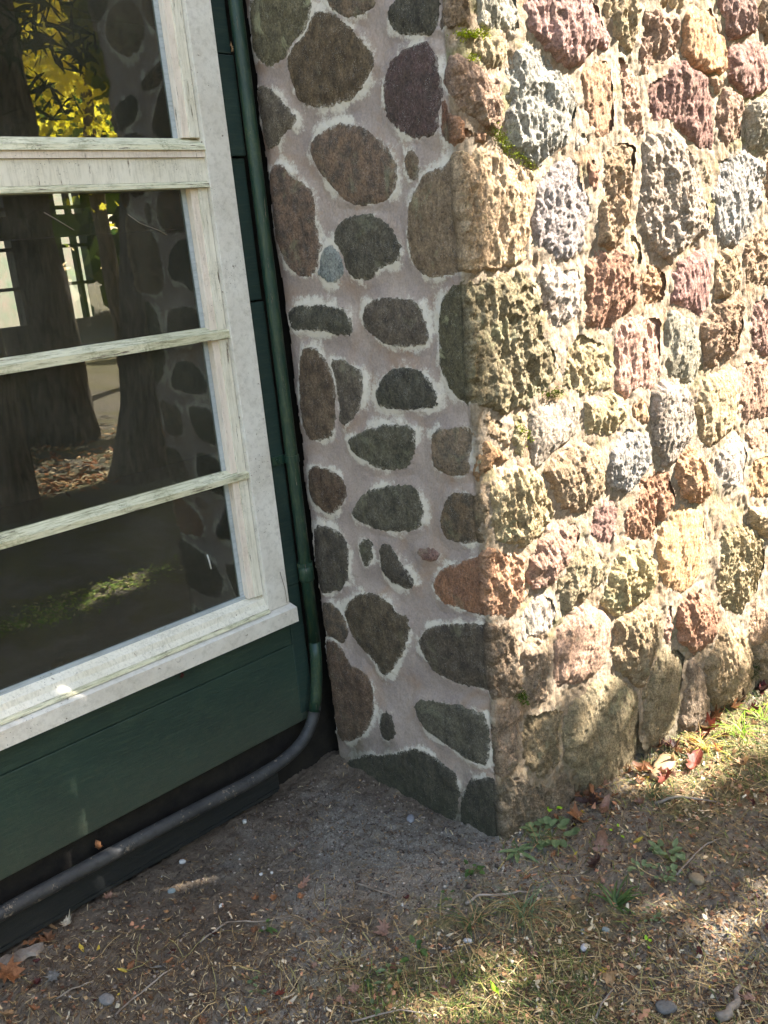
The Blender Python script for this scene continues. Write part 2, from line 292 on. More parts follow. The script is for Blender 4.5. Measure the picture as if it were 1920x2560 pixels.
ST = """
v 4:60,-40 380,-40 385,60 370,180 260,290 190,360 130,350 75,290 60,150
m 4:470,-40 740,-40 735,30 650,85 560,90 490,40
b 4:400,60 520,90 640,190 740,330 700,430 640,520 560,560 420,590 340,560 290,480 260,350 270,250 340,180
d 4:90,470 200,510 240,590 320,660 250,730 190,800 150,820 120,680 95,560
k 4:810,50 880,-20 1110,-20 1120,60 1080,170 960,190 850,170 815,120
u 4:1000,240 1040,240 1095,400 1112,560 1110,700 1050,740 960,760 870,710 800,620 790,500 810,380 870,300 940,260
m 4:540,690 640,700 740,760 820,830 860,930 855,1040 800,1110 700,1130 590,1120 520,1040 440,950 390,860 400,770 460,720
m 4:230,910 280,970 380,1040 410,1130 410,1280 450,1400 430,1480 350,1540 270,1490 210,1360 180,1200 165,1050 165,940
t 4:1020,960 1150,920 6:75,760 180,770 300,830 420,880 430,1000 400,1150 380,1330 80,1370 4:1080,1530 980,1500 930,1400 925,1250 945,1100 985,1010
m 4:930,820 980,880 985,950 940,1000 905,930
d 4:600,1200 700,1190 800,1230 850,1300 880,1390 850,1450 760,1480 700,1550 610,1530 560,1450 515,1380 520,1260
k 4:262,1700 400,1690 540,1700 600,1760 620,1850 520,1840 400,1820 270,1830
d 4:700,1670 800,1655 930,1665 990,1700 1020,1800 1035,1890 930,1910 800,1900 720,1850 670,1780
v 4:1130,1620 1200,1570 6:230,1400 400,1410 460,1500 520,1680 560,1850 7:540,60 470,200 330,235 170,235 5:1260,250 1180,180 1105,60 4:1100,1850 1095,1720
b 4:330,1930 400,1920 480,2020 5:510,100 525,250 515,400 480,440 350,430 320,150
d 4:490,2000 560,1990 640,2040 5:670,60 678,200 640,310 555,370 545,200 520,80
k 5:860,50 950,50 1020,90 1090,190 1070,260 950,270 850,265 770,250 750,200 780,100
d 5:600,440 700,390 820,360 960,370 970,460 940,570 860,600 780,600 700,550 620,510
m 5:1065,400 1150,390 1270,370 1285,450 1265,540 1265,635 1150,630 1080,600 1060,500
o 5:1295,460 1350,440 1420,470 1430,540 1380,610 1285,650 1272,560
b 5:375,600 450,600 560,640 590,720 560,800 500,850 430,810 380,750
d 5:720,720 830,700 960,690 1000,780 1010,880 960,940 850,945 740,920 640,880 620,830
m 5:1150,740 1260,740 1335,760 1330,880 1325,1000 1220,1010 1120,970 1110,860
k 5:410,910 500,930 580,980 600,1100 590,1230 520,1280 435,1290 405,1050
d 5:660,1010 730,990 730,1080 700,1150 670,1080
k 5:790,1010 850,1040 880,1130 960,1220 940,1260 850,1230 790,1170 775,1080
P 5:975,1050 1050,1040 1100,1090 1020,1110
o 5:1060,1230 1130,1150 1240,1120 7:210,985 285,950 370,1010 400,1080 395,1200 330,1290 230,1300 5:1290,1390 1200,1370 1100,1330
b 5:650,1300 740,1290 830,1340 870,1410 930,1420 930,1520 890,1620 830,1720 790,1750 740,1650 640,1560 590,1460 575,1370
d 5:1060,1470 1200,1460 7:200,1340 310,1340 345,1450 400,1590 370,1700 250,1680 5:1330,1800 1220,1790 1080,1730 1000,1620 990,1540
b 5:470,1500 560,1580 600,1700 680,1720 730,1800 735,1920 710,2030 620,2110 540,2090 490,1950 475,1700
k 5:790,1940 840,1980 850,2080 800,2110 770,2040
d 8:215,85 330,95 440,120 515,150 522,350 440,330 330,250 240,180
k 8:-80,390 -60,340 0,310 120,310 240,275 330,345 400,400 390,570 330,640 100,560 -60,470
k 8:415,420 545,390 700,340 820,360 860,480 740,580 600,720 400,680
m 6:20,-40 110,-40 130,60 110,130 40,140 -20,150 -30,20
g 6:140,-40 350,-40 365,70 350,150 260,150 180,140 140,60
v 6:60,190 190,180 290,220 300,300 260,360 180,340 110,290
P 6:60,300 160,320 260,400 290,520 270,620 220,660 140,620 60,560 30,470 10,400
r 6:0,490 60,590 140,640 210,690 130,740 40,730 -20,640 -10,540
G 6:380,250 480,290 560,380 620,450 655,560 640,680 580,740 500,800 400,810 330,740 305,620 310,480 340,350
p 6:430,-40 740,-40 780,100 840,200 800,260 700,260 640,300 560,310 500,230 450,160 430,80
T 6:820,-40 930,-20 980,120 960,240 930,290 880,180 840,120
P 6:1000,20 1100,60 1190,120 1190,230 1110,320 1000,350 950,290 980,160
o 6:1230,80 1330,50 1390,120 1380,200 1420,330 1380,390 1290,350 1250,280 1200,180
p 6:1390,-40 1520,-40 1560,80 1560,160 1480,200 1400,110
p 6:1520,190 1590,230 1640,340 1620,430 1530,470 1440,440 1430,300 1470,240
m 6:1620,20 1700,0 1720,190 1610,180 1600,90
T 6:960,-40 1180,-40 1190,50 1100,40 1010,-5
r 6:735,300 790,280 850,330 860,450 870,580 830,700 770,710 735,640 730,480
P 6:865,260 930,290 960,420 1000,540 1010,610 960,680 890,660 880,520 860,380
p 6:1090,380 1200,365 1300,390 1340,470 1340,620 1380,720 1330,780 1250,700 1180,620 1110,600 1070,650 1030,590 1005,470
P 6:1410,430 1480,490 1510,590 1490,700 1430,760 1380,720 1375,600 1385,490
g 6:1560,520 1640,510 1700,560 1680,700 1590,780 1540,700 1520,600
g 6:670,650 720,700 740,750 650,760
G 6:560,820 640,800 690,860 710,960 720,1050 680,1120 660,1220 620,1310 540,1310 480,1200 450,1060 460,960 520,880
r 6:700,800 760,810 785,880 750,960 710,930
T 6:800,770 900,700 960,730 970,830 950,950 920,1080 870,1190 820,1250 790,1150 820,1000 790,880
g 6:1010,740 1080,670 1170,690 1240,760 1280,850 1330,1000 1350,1150 1280,1180 1200,1210 1150,1300 1060,1260 990,1140 955,1020 975,880
t 6:1285,810 1330,830 1345,930 1325,990 1295,900
G 6:1400,790 1500,770 1590,820 1610,930 1560,1060 1500,1190 1400,1210 1360,1100 1350,980 1380,870
T 6:950,1190 990,1230 985,1340 950,1350 930,1260
w 6:560,1350 640,1350 680,1440 670,1560 600,1620 550,1700 510,1640 500,1500 510,1400
r 6:740,1330 840,1310 920,1330 945,1430 940,1550 860,1610 780,1660 735,1640 720,1500
o 6:1030,1350 1100,1380 1110,1460 1070,1540 1010,1560 995,1450
p 6:1210,1340 1290,1300 1330,1360 1310,1450 1340,1520 1310,1610 1240,1590 1170,1530 1165,1420
t 6:1355,1330 1440,1290 1490,1350 1470,1440 1400,1510 1345,1470
T 6:680,1690 760,1710 845,1840 840,1940 790,2000 650,1980 590,1930 630,1780
P 6:870,1680 960,1610 1080,1590 1100,1700 1095,1850 1060,1960 960,2000 870,1960 860,1830
g 6:1135,1600 1200,1610 1270,1670 1285,1780 1270,1900 1190,1930 1120,1900 1110,1750
t 6:1350,1560 1440,1510 1500,1560 1490,1700 1420,1830 1330,1870 1300,1780 1310,1650
p 6:1580,1520 1700,1480 1720,1830 1600,1820 1550,1700 1555,1600
P 7:1500,40 1580,10 1690,-20 1710,250 1600,310 1500,330 1485,180
t 6:1540,1230 1640,1170 1710,1200 1710,1440 1600,1460 1520,1400
o 6:1640,800 1710,780 1720,1130 1650,1120 1620,950
g 7:480,220 580,210 660,240 685,300 650,370 580,420 500,500 440,520 420,400 430,280
T 7:720,200 810,170 880,220 900,310 830,350 750,370 700,300
o 7:960,150 1010,150 1035,240 1025,340 980,330 955,240
g 7:1060,130 1150,110 1220,190 1230,330 1190,430 1130,510 1070,420 1045,280
t 7:1350,60 1450,40 1480,130 1475,270 1400,360 1330,450 1290,400 1270,270 1300,160
G 7:910,335 1000,360 1030,430 1010,530 960,610 880,635 845,590 845,480 870,400
t 7:540,480 640,440 740,470 790,560 780,650 700,730 620,740 560,680 510,580
G 7:1400,440 1480,390 1530,450 1520,560 1470,630 1400,600 1340,520
o 7:1190,490 1270,460 1330,540 1320,640 1270,720 1200,660 1170,570
o 7:1560,500 1640,460 1710,500 1710,690 1600,720 1540,690 1545,590
P 7:1560,330 1630,330 1680,420 1580,460 1540,400
y 7:245,580 350,560 440,570 520,650 565,730 530,820 440,870 350,920 225,900 225,700
r 7:1060,570 1130,590 1175,690 1130,790 1050,860 980,900 900,890 900,780 980,740 990,640
p 7:780,730 850,750 880,830 850,910 790,930 720,860
o 7:1160,770 1230,745 1290,780 1315,880 1300,1010 1250,1110 1190,1150 1120,1120 1095,1000 1100,870
T 7:1420,880 1500,840 1580,880 1620,1000 1590,1120 1520,1220 1490,1300 1420,1240 1400,1110 1395,980
T 7:1540,740 1640,730 1710,760 1710,880 1620,880 1550,830
P 7:590,850 660,840 690,900 640,980 560,1080 440,1130 420,1060 500,950
v 7:660,970 760,950 810,1010 790,1090 720,1150 620,1240 580,1180 600,1080
y 7:900,960 980,950 1025,1020 1040,1120 1000,1210 920,1250 840,1260 820,1180 850,1060
g 7:400,1240 470,1200 550,1210 560,1290 500,1370 420,1410 370,1330
P 7:600,1330 720,1280 820,1310 835,1420 800,1510 720,1560 600,1640 530,1620 530,1500 565,1400
m 7:410,1450 500,1400 520,1540 510,1640 490,1720 420,1700 400,1580
T 7:900,1290 990,1260 1060,1290 1070,1420 1030,1560 980,1640 900,1580 855,1480 860,1370
r 7:1200,1220 1290,1180 1350,1220 1365,1330 1310,1440 1230,1450 1180,1360 1180,1270
P 7:1130,1230 1168,1250 1165,1420 1130,1430
t 7:1400,1350 1470,1330 1530,1440 1555,1580 1520,1680 1400,1720 1330,1690 1330,1560 1370,1450
t 7:1560,1260 1640,1240 1710,1280 1710,1420 1600,1430 1540,1400
d 7:1560,1450 1710,1430 1710,1600 1640,1650 1585,1600
v 7:1060,1500 1150,1440 1215,1480 1225,1580 1195,1700 1180,1800 1080,1920 1010,1900 1010,1700 1030,1600
d 7:1245,1510 1285,1600 1315,1700 1305,1800 1220,1860 1190,1780 1215,1650
v 7:720,1690 800,1620 900,1610 980,1740 1000,1880 1010,2000 960,2110 800,2160 670,2110 600,1980 590,1850 640,1780
v 7:400,1810 500,1790 580,1770 570,1850 580,1980 590,2100 560,2200 470,2210 400,2140 385,1950
m 7:255,1770 340,1760 365,1820 350,1950 330,2120 260,2130
T 7:165,260 260,290 320,370 330,440 245,405 190,340
v 7:340,300 400,260 405,400 410,520 350,460
t 6:1385,500 1355,480 1345,380 1400,390
"""
def parse():
    out = []
    for ln in ST.strip().splitlines():
        tk = ln.split(); pts = []; reg = None
        for t in tk[1:]:
            if ':' in t: reg, t = t.split(':')
            a, b = map(float, t.split(',')); ox, oy, k = REG[reg]
            pts.append(unfold(ox+a*k, oy+b*k))
        out.append((tk[0], chaikin(pts, 1)))
    return out
stones = parse()
ZTOP = 2.75; S0, S1 = -.72, 3.2
# extra stones beyond the frame (top and right), packed by rejection
vis = []
cen = [(p.mean(0), (np.ptp(p[:, 0])+np.ptp(p[:, 1]))/4) for _, p in stones]
random.seed(21); extra = []
for _ in range(6000):
    s_, z_ = rng(-.6, S1-.05), rng(0.02, ZTOP-.05); r_ = rng(.05, .11)
    P3 = wallP(np.array([s_]), np.array([z_]), 0)[0]; q = px_of(P3)
    if -20 < q[0]+ (r_*700 if s_ > .5 else -999) and q[0]-r_*850 < 1925 and q[1]+r_*850 > 0: continue
    if all(math.hypot(s_-c[0], z_-c[1]) > (r_+cr_)*.93 for c, cr_ in cen+[(e[0], e[1]) for e in extra]):
        extra.append((np.array([s_, z_]), r_))
for c, r_ in extra:
    n = random.choice((6, 7, 8)); a0 = rng(0, 6); st = rng(.8, 1.2)
    pts = [(c[0]+math.cos(a0+6.283*i/n)*r_*rng(.85, 1.1)*st, c[1]+math.sin(a0+6.283*i/n)*r_*rng(.85, 1.15)/st) for i in range(n)]
    stones.append((random.choice('tTogrPgvm'), chaikin(pts)))
N_TRACED = len(stones)-len(extra)
def chip(s, z): return -.014*np.clip(fbm(z*16, z*0+5, 0, 4, 401)+.15, 0, 1)*np.exp(-np.abs(s)/.014)
def sideof(s): return np.clip((s+.010)/.014, 0, 1)
M_STONE, M_MORTAR = mat_stone(), mat_mortar()
pier = empty('stone_pier', (K2[0], K2[1], 0), 'tall fieldstone corner pier of rough mortared boulders, sunlit on its right face', 'stone wall')
def grid_idx(nx, nz, keep):                      # quads whose 4 corners are kept, with compacted vertices
    idx = np.arange(nx*nz).reshape(nz, nx)
    q = np.stack([idx[:-1, :-1], idx[:-1, 1:], idx[1:, 1:], idx[1:, :-1]], -1).reshape(-1, 4)
    q = q[keep[q].all(1)]; used = np.unique(q); mp = -np.ones(nx*nz, int); mp[used] = np.arange(len(used))
    return used, mp[q]
def box(s, z): return slice(None)
near_g = None
# each rough-face stone grows until it nearly meets its neighbours
bbs = [(p.min(0), p.max(0)) for _, p in stones]
def grown(i, p, wp):
    a, b = p.min(0)-.07, p.max(0)+.07; own = sd_poly(wp, stones[i][1]); g = sideof(p[:, 0]); other = np.full(len(p), -1.)
    for j, (c, d) in enumerate(bbs):
        if j != i and (c < b).all() and (d > a).all(): other = np.maximum(other, sd_poly(wp, stones[j][1]))
    big = np.minimum(own+.027+.012*fbm(p[:, 0]*24, p[:, 1]*24, 0, 2, 77), (own-other)*.56-.0010)
    small = own+.0045
    small = np.minimum(small, (own-other)*.5-.002)
    return small*(1-g)+big*g
# mortar sheet
STEP = .0045
gs = np.arange(S0, S1, STEP); gz = np.arange(-.12, ZTOP, STEP); GX, GZ = np.meshgrid(gs, gz)
P = np.c_[GX.ravel(), GZ.ravel()]; SD = np.full(len(P), -.2)
for si, (pal, poly) in enumerate(stones):
    a = poly.min(0)-.05; b = poly.max(0)+.05
    i0, i1 = np.searchsorted(gs, (a[0], b[0])); j0, j1 = np.searchsorted(gz, (a[1], b[1]))
    if i1 <= i0 or j1 <= j0: continue
    jj, ii = np.meshgrid(np.arange(j0, j1), np.arange(i0, i1), indexing='ij'); k = (jj*len(gs)+ii).ravel()
    SD[k] = np.maximum(SD[k], grown(si, P[k], P[k]))
sside = sideof(P[:, 0])
# mortar: smooth slightly hollow joints on the pointed face; lumpy recessed joints on the rough face
h = -.0015*(1-sside)-np.clip(-SD/.03, 0, 1)*.004*(1-sside)
h += sside*(.0085+.006*fbm(P[:, 0]*14, P[:, 1]*14, 0, 3, 5)-.004*np.clip(-SD/.03, 0, 1))
h += .0016*fbm(P[:, 0]*90, P[:, 1]*90, 0, 3, 9)*(.6+sside)
h += .0038*(1-sside)*np.exp(-np.abs(SD)/.008)*(fbm(P[:, 0]*110, P[:, 1]*110, 0, 3, 13)+.4)
h += .004*fbm(P[:, 0]*3, P[:, 1]*3, 0, 2, 4)+chip(P[:, 0], P[:, 1])+sside*.005*fbm(P[:, 0]*60, P[:, 1]*30, 0, 3, 15, ridge=True)
edge_s = lambda s, z: s > -.632+.012*fbm(z*9, s*0+3, 0, 4, 301)
used, F = grid_idx(len(gs), len(gz), (SD < .022) & edge_s(P[:, 0], P[:, 1]))
V = wallP(P[used, 0], P[used, 1], h[used])
link('mortar', np_mesh('mortar', V, F, {'side': sside[used], 'near': -SD[used]}), M_MORTAR, pier, True)
# stones
SS = .0030
def tcol(c, j): return np.clip(np.array(lin(c))*j, 0, 1)
fillV, fillF, fillA, off = [], [], {'tint': [], 'tint2': [], 'edge': [], 'side': [], 'lichen': [], 'crag': []}, 0
def parea(q): x_, y_ = q[:, 0], q[:, 1]; return abs(float(x_@np.roll(y_, -1)-y_@np.roll(x_, -1)))/2
BIG = set(sorted(range(N_TRACED), key=lambda k: -parea(stones[k][1]))[:100])
for i, (pal, poly) in enumerate(stones):
    step = SS if i < N_TRACED else .006
    a = poly.min(0)-.042; b = poly.max(0)+.042
    xs = np.arange(a[0], b[0], step); zs = np.arange(a[1], b[1], step); gx, gz_ = np.meshgrid(xs, zs)
    p = np.c_[gx.ravel(), gz_.ravel()]
    sdt = sideof(p[:, 0])
    wob = .010*sdt+.009
    wp = p+np.c_[fbm(p[:, 0]*38, p[:, 1]*38, 0, 4, 31), fbm(p[:, 0]*38, p[:, 1]*38, 0, 4, 37)]*wob[:, None]*.6+np.c_[fbm(p[:, 0]*150, p[:, 1]*150, 0, 2, 33), fbm(p[:, 0]*150, p[:, 1]*150, 0, 2, 39)]*.0028
    sd = grown(i, p, wp)
    sc_ = poly.mean(0); size = min(np.ptp(poly[:, 0]), np.ptp(poly[:, 1]))
    rs = np.random.default_rng(100+i)
    side = sideof(p[:, 0]); wrap = poly[:, 0].min() < .0 < poly[:, 0].max(); H = .011 if wrap else rs.uniform(.008, .026)*min(1, size/.11)
    w_ = rs.uniform(.006, .014)
    prof = np.clip(1-np.exp(-np.maximum(sd, 0)/w_), 0, 1)*(1+.25*np.clip(sd/.06, 0, 1))
    rel = (p-sc_)/max(size, .05)
    tilt = rel[:, 0]*rs.uniform(-.010, .006)*(0 if wrap else 1)+rel[:, 1]*rs.uniform(-.010, .010)
    ang = rs.uniform(-.35, .35); u_ = p[:, 0]*math.cos(ang)+p[:, 1]*math.sin(ang); v_ = -p[:, 0]*math.sin(ang)+p[:, 1]*math.cos(ang)
    crag = float(rs.uniform(.6, 1.6)) if not wrap else float(rs.uniform(1.3, 1.6)); rough = crag*(.009*fbm(u_*15, v_*8, i*1.7, 3, 41)+.0095*fbm(u_*36, v_*17, i*1.7, 4, 51, ridge=True, gain=.6)
             + .0048*fbm(u_*(110, 70, 130)[i % 3], v_*(40, 70, 34)[i % 3], i*.7, 3, 61, ridge=(i % 3 != 1), gain=.75))
    # broken facets
    fc = np.zeros(len(p))
    for k in range(4):
        th = rs.uniform(0, 6.28); dd = rs.uniform(.0, .45)*size
        if wrap: break
        fc = np.minimum(fc, -np.maximum(0, ((p-sc_)@np.array([math.cos(th), math.sin(th)]))-dd)*rs.uniform(.1, .5))
    inner = np.clip(sd/.012, 0, 1)
    hs = prof*H+(tilt+rough+fc*.45)*inner
    flat = .0012*np.clip(sd/.006, 0, 1)+.0035*np.clip(sd/.03, 0, 1)+(.0022*fbm(u_*45, v_*45, i, 4, 71)+.003*fbm(u_*12, v_*12, i, 2, 73))*inner
    hh = flat*(1-side)+hs*side+.004*fbm(p[:, 0]*3, p[:, 1]*3, 0, 2, 4)
    hh += chip(p[:, 0], p[:, 1])
    hh += np.where(sd < 0, -.012*np.clip(-sd/.004, 0, 1)-.0015, 0)
    used, F = grid_idx(len(xs), len(zs), (sd > -.005) & (p[:, 0] > -.625+.012*fbm(p[:, 1]*9, p[:, 0]*0+3, 0, 4, 301)))
    if not len(used): continue
    V = wallP(p[used, 0], p[used, 1], hh[used])
    T1, T2, li, words = PAL[pal]; j = rs.uniform(.85, 1.15)*(1+.04*(rs.random(3)-.5)*2)
    n = len(used)
    sv = side[used][:, None]; bare = lambda T, m0, m1: np.clip(np.array(lin([a_*.6+b_*.4 for a_, b_ in zip(T, m0)]))*j*(1-sv)+np.array(lin([a_*.5+b_*.5 for a_, b_ in zip(T, m1)]))*j*(1.35 if wrap else 1.36)*sv, 0, .9)  # sunlight put into the tint: sunlit face paler, shaded face duller
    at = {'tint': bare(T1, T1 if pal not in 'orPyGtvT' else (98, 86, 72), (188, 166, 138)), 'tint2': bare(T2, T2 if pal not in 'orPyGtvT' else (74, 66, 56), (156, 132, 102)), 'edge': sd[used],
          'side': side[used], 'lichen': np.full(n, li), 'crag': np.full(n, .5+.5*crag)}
    if i in BIG:
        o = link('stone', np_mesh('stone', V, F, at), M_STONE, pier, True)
        face = 'sunlit face' if sc_[0] > .05 else ('corner' if sc_[0] > -.06 else 'shaded face')
        o['label'] = f'{words} fieldstone in the {face} of the pier'
    else:
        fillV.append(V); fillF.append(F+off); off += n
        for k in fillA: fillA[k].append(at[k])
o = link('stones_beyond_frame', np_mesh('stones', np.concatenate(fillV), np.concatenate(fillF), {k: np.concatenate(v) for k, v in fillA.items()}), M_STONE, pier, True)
o.name = 'small_stones'; o['kind'] = 'stuff'
# solid core and cap behind the faces
E2 = K2+d2*3.2
b = MB(); b.prism([(K2[0]+.03, 1.975), (K2[0]+.03, K2[1]+.03), (E2[0], E2[1]+.03), (E2[0], 1.975)], -.1, ZTOP-.03, 'z')
b.build('core', M_MORTAR, pier)
# ------------------------------------------------------------------ the timber wall with its window
XR = 1.473; WZ = 3.0; XL = -4.0; WL = -.55                 # casing right edge, wall top, wall left end, window left
M_GREEN = mat_paint('green_paint', (34, 50, 42), (40, 58, 48), (72, 84, 64), .35, .5, splash=.3)
M_GREEND = mat_paint('dark_green_paint', (25, 42, 37), (33, 52, 45), (70, 74, 56), .35, .55)
M_WHITE = mat_paint('white_window_paint', (222, 215, 196), (206, 198, 176), (120, 112, 84), .45, .55, (3, 3, .25), .25)
M_CASE = mat_paint('weathered_white_paint', (216, 210, 196), (198, 190, 174), (120, 110, 88), .38, .7, (1, 1, 1), .2, 1.)
M_ALGAE = mat_paint('algae_stained_white_paint', (212, 206, 176), (192, 186, 152), (84, 86, 50), .95, .65, (.3, 3, 3), .5)
M_PINK = mat_paint('peach_primer_edge', (224, 210, 192), (212, 198, 180), (140, 120, 94), .4, .6, (3, 3, .3), .3)
M_GREY = mat_paint('grey_glazing_strip', (170, 176, 176), (150, 156, 156), (96, 104, 84), .5, .5)
def mat_dark(name, c, c2, rough=.8):
    N = NT(name); return N.fin(N.mix(N.ramp(N.noise(20, 5, .7), .35, .65), lin(c), lin(c2)), rough, .2, N.bump(N.noise(60, 5, .7), .6, .004))
M_FOUND_GAP = mat_dark('foundation_and_gap_shade', (24, 21, 19), (38, 35, 28))
M_PIPEG = mat_paint('green_painted_conduit', (20, 42, 34), (27, 52, 40), (88, 92, 56), .45, .4, (3, 3, .3), .3)
M_PIPEB = mat_paint('worn_grey_conduit', (40, 40, 39), (62, 61, 58), (22, 22, 23), .8, .6, (1, 1, 1), .6)
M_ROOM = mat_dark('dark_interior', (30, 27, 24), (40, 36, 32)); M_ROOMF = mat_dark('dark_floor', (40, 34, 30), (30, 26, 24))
def mat_glass():
    N = NT('window_glass'); N.t.nodes.remove(N.p)
    fr = N.n('ShaderNodeFresnel'); fr.inputs[0].default_value = 1.5
    tr = N.n('ShaderNodeBsdfTransparent'); tr.inputs[0].default_value = (.80, .83, .80, 1)
    gl = N.n('ShaderNodeBsdfGlossy'); gl.inputs['Roughness'].default_value = .0; gl.inputs[0].default_value = (.96, 1, .97, 1)
    N.l(N.bump(N.noise(2.6, 2, .4), .05, .02), gl.inputs['Normal'])
    m = N.n('ShaderNodeMixShader'); N.l(N.math('ADD', N.math('MULTIPLY', fr.outputs[0], 1.2), .03), m.inputs[0])
    N.l(tr.outputs[0], m.inputs[1]); N.l(gl.outputs[0], m.inputs[2])
    df = N.n('ShaderNodeBsdfDiffuse'); df.inputs[0].default_value = (.27, .25, .19, 1)
    m2 = N.n('ShaderNodeMixShader')
    dust = N.math('ADD', N.ramp(N.noise(3, 5, .65), .40, .75, .03, .11), N.ramp(N.noise(70, 3, .7), .68, .74, 0, .10))
    N.l(dust, m2.inputs[0]); N.l(m.outputs[0], m2.inputs[1]); N.l(df.outputs[0], m2.inputs[2]); N.l(m2.outputs[0], N.out.inputs[0])
    return N.m
M_GLASS = mat_glass()
M_PLINTH = mat_paint('blackened_plinth_paint', (20, 24, 24), (28, 30, 29), (60, 58, 50), .3, .6)
wall = empty('timber_wall', (XR, 2.05, 0), 'dark green painted board wall under and beside the white window', 'wall')
def wav(mb, amp=.0012):
    for v in mb.bm.verts:
        v.co.y += amp*math.sin(v.co.x*9+v.co.z*5)
    return mb
# lower siding: two boards with a lap line, then the recessed foundation
MB().box(XL, 1.502, 2.018, 2.045, .175, .4235, .002).build('board', M_GREEN, wall)
MB().box(XL, 1.499, 2.021, 2.046, .4245, .53, .002).build('board', M_GREEN, wall)
MB().box(XL, 1.72, 2.050, 2.40, -.1, .20).build('foundation', M_FOUND_GAP, wall)
MB().box(XL, 1.600, 2.060, 2.10, .2, .5).build('sheathing', M_GREEND, wall)
MB().box(XR-.03, 1.600, 2.060, 2.10, .5, WZ).build('sheathing', M_GREEND, wall)
MB().box(XL, WL-.1, 2.060, 2.10, .5, WZ).build('sheathing', M_GREEND, wall)
# corner boards between the casing and the pier: short lengths that lap
for z0, z1, yy in ((.20, .60, .004), (.602, 1.395, 0), (1.40, 1.752, .006), (1.756, 1.99, -.004), (1.994, WZ, .004)):
    MB().box(XR+.004, 1.526, 2.012+yy, 2.058, z0, z1, .002).build('corner_strip', M_GREEND, wall)
MB().box(1.528, 1.70, 2.048, 2.058, .2, WZ).build('corner_strip', M_FOUND_GAP, wall)  # dark strip added to stand for the shade in the gap beside the pier
# plinth board under the conduit, its foot above the soil
pb = MB(); pb.box(XL, 1.355, 2.003, 2.022, .012, .098, .003); pb.build('plinth_board', M_PLINTH, wall)
MB().box(XL, 1.345, 1.999, 2.0025, .012, .022).build('plinth_bead', M_PLINTH, wall)
MB().box(XL, 1.34, 2.024, 2.048, -.05, .085).build('plinth_backing', M_FOUND_GAP, wall)
# window
win = empty('window', ((WL+XR)/2, 2.0, .5), 'white painted wooden porch window with four stacked panes, algae on its rails', 'window')
sill = MB(); sill.prism([(1.975, .506), (2.07, .506), (2.07, .572), (1.975, .549)], WL-.05, 1.479).build('sill', M_CASE, win)
MB().box(1.3995, XR, 2.000, 2.05, .5565, WZ, .0015).build('casing', M_CASE, win)
MB().box(WL, WL+.08, 2.000, 2.05, .5565, WZ, .0015).build('casing', M_CASE, win)
# sash stiles with an inner peach coloured edge and a grey glazing strip
def stile(x0, x1, z0, z1):
    MB().box(x0+.020, x1, 2.0145, 2.05, z0, z1, .0012).build('stile', M_WHITE, win)
    MB().box(x0, x0+.0215, 2.020, 2.05, z0, z1, .001).build('stile_edge', M_PINK, win)
    MB().box(x0-.013, x0-.0005, 2.040, 2.048, z0, z1).build('glazing_strip', M_GREY, win)
for z0, z1 in ((.6065, .9415), (.9605, 1.3145), (1.3375, 1.6835), (1.7995, WZ)):
    stile(1.352, 1.398, z0, z1)
    MB().box(WL+.082, WL+.13, 2.0145, 2.05, z0, z1).build('stile', M_WHITE, win)
def rail(prof, name='rail', mat=M_ALGAE): return MB().prism(prof, WL+.082, 1.4095, 'x').build(name, mat, win)
def bar(z0, z1, d=.012, name='glazing_bar'):
    rail([(2.006, z0), (2.05, z0), (2.05, z1+d), (2.040, z1+d), (2.010, z1), (2.006, z1-.002)], name)
bar(.943, .959); bar(1.316, 1.336)
MB().prism([(2.000, .566), (2.06, .566), (2.06, .604), (2.036, .604), (2.016, .592), (2.012, .578)], WL+.082, 1.4035, 'x').build('bottom_rail', M_WHITE, win)
MB().prism([(1.990, .5565), (2.012, .5565), (2.012, .568), (1.994, .564)], WL+.082, 1.3985, 'x').build('bottom_bead', M_ALGAE, win)
MB().box(WL+.08, 1.352, 2.036, 2.045, .604, .6135).build('glazing_strip', M_GREY, win)
# cross rail between the upper and the lower sash: drip moulding, flat face, step, sloped top
rail([(2.003, 1.684), (2.05, 1.684), (2.05, 1.698), (2.012, 1.698), (2.005, 1.6925)], 'drip_moulding')
rail([(2.012, 1.6985), (2.05, 1.6985), (2.05, 1.7525), (2.012, 1.7525)], 'cross_rail', M_WHITE)
rail([(2.006, 1.7535), (2.05, 1.7535), (2.05, 1.769), (2.006, 1.769)], 'cross_rail', M_PINK)
rail([(2.0, 1.7695), (2.05, 1.7695), (2.05, 1.800), (2.034, 1.800), (2.004, 1.7815)], 'sash_rail')
for z0, z1 in ((.600, .960), (.958, 1.335), (1.333, 1.70), (1.79, WZ)):
    MB().box(WL+.1, 1.36, 2.0420, 2.0440, z0, z1).build('pane', M_GLASS, win)
def wash(o, pts):                                  # slight warp so that reflections are not perfect
    pass
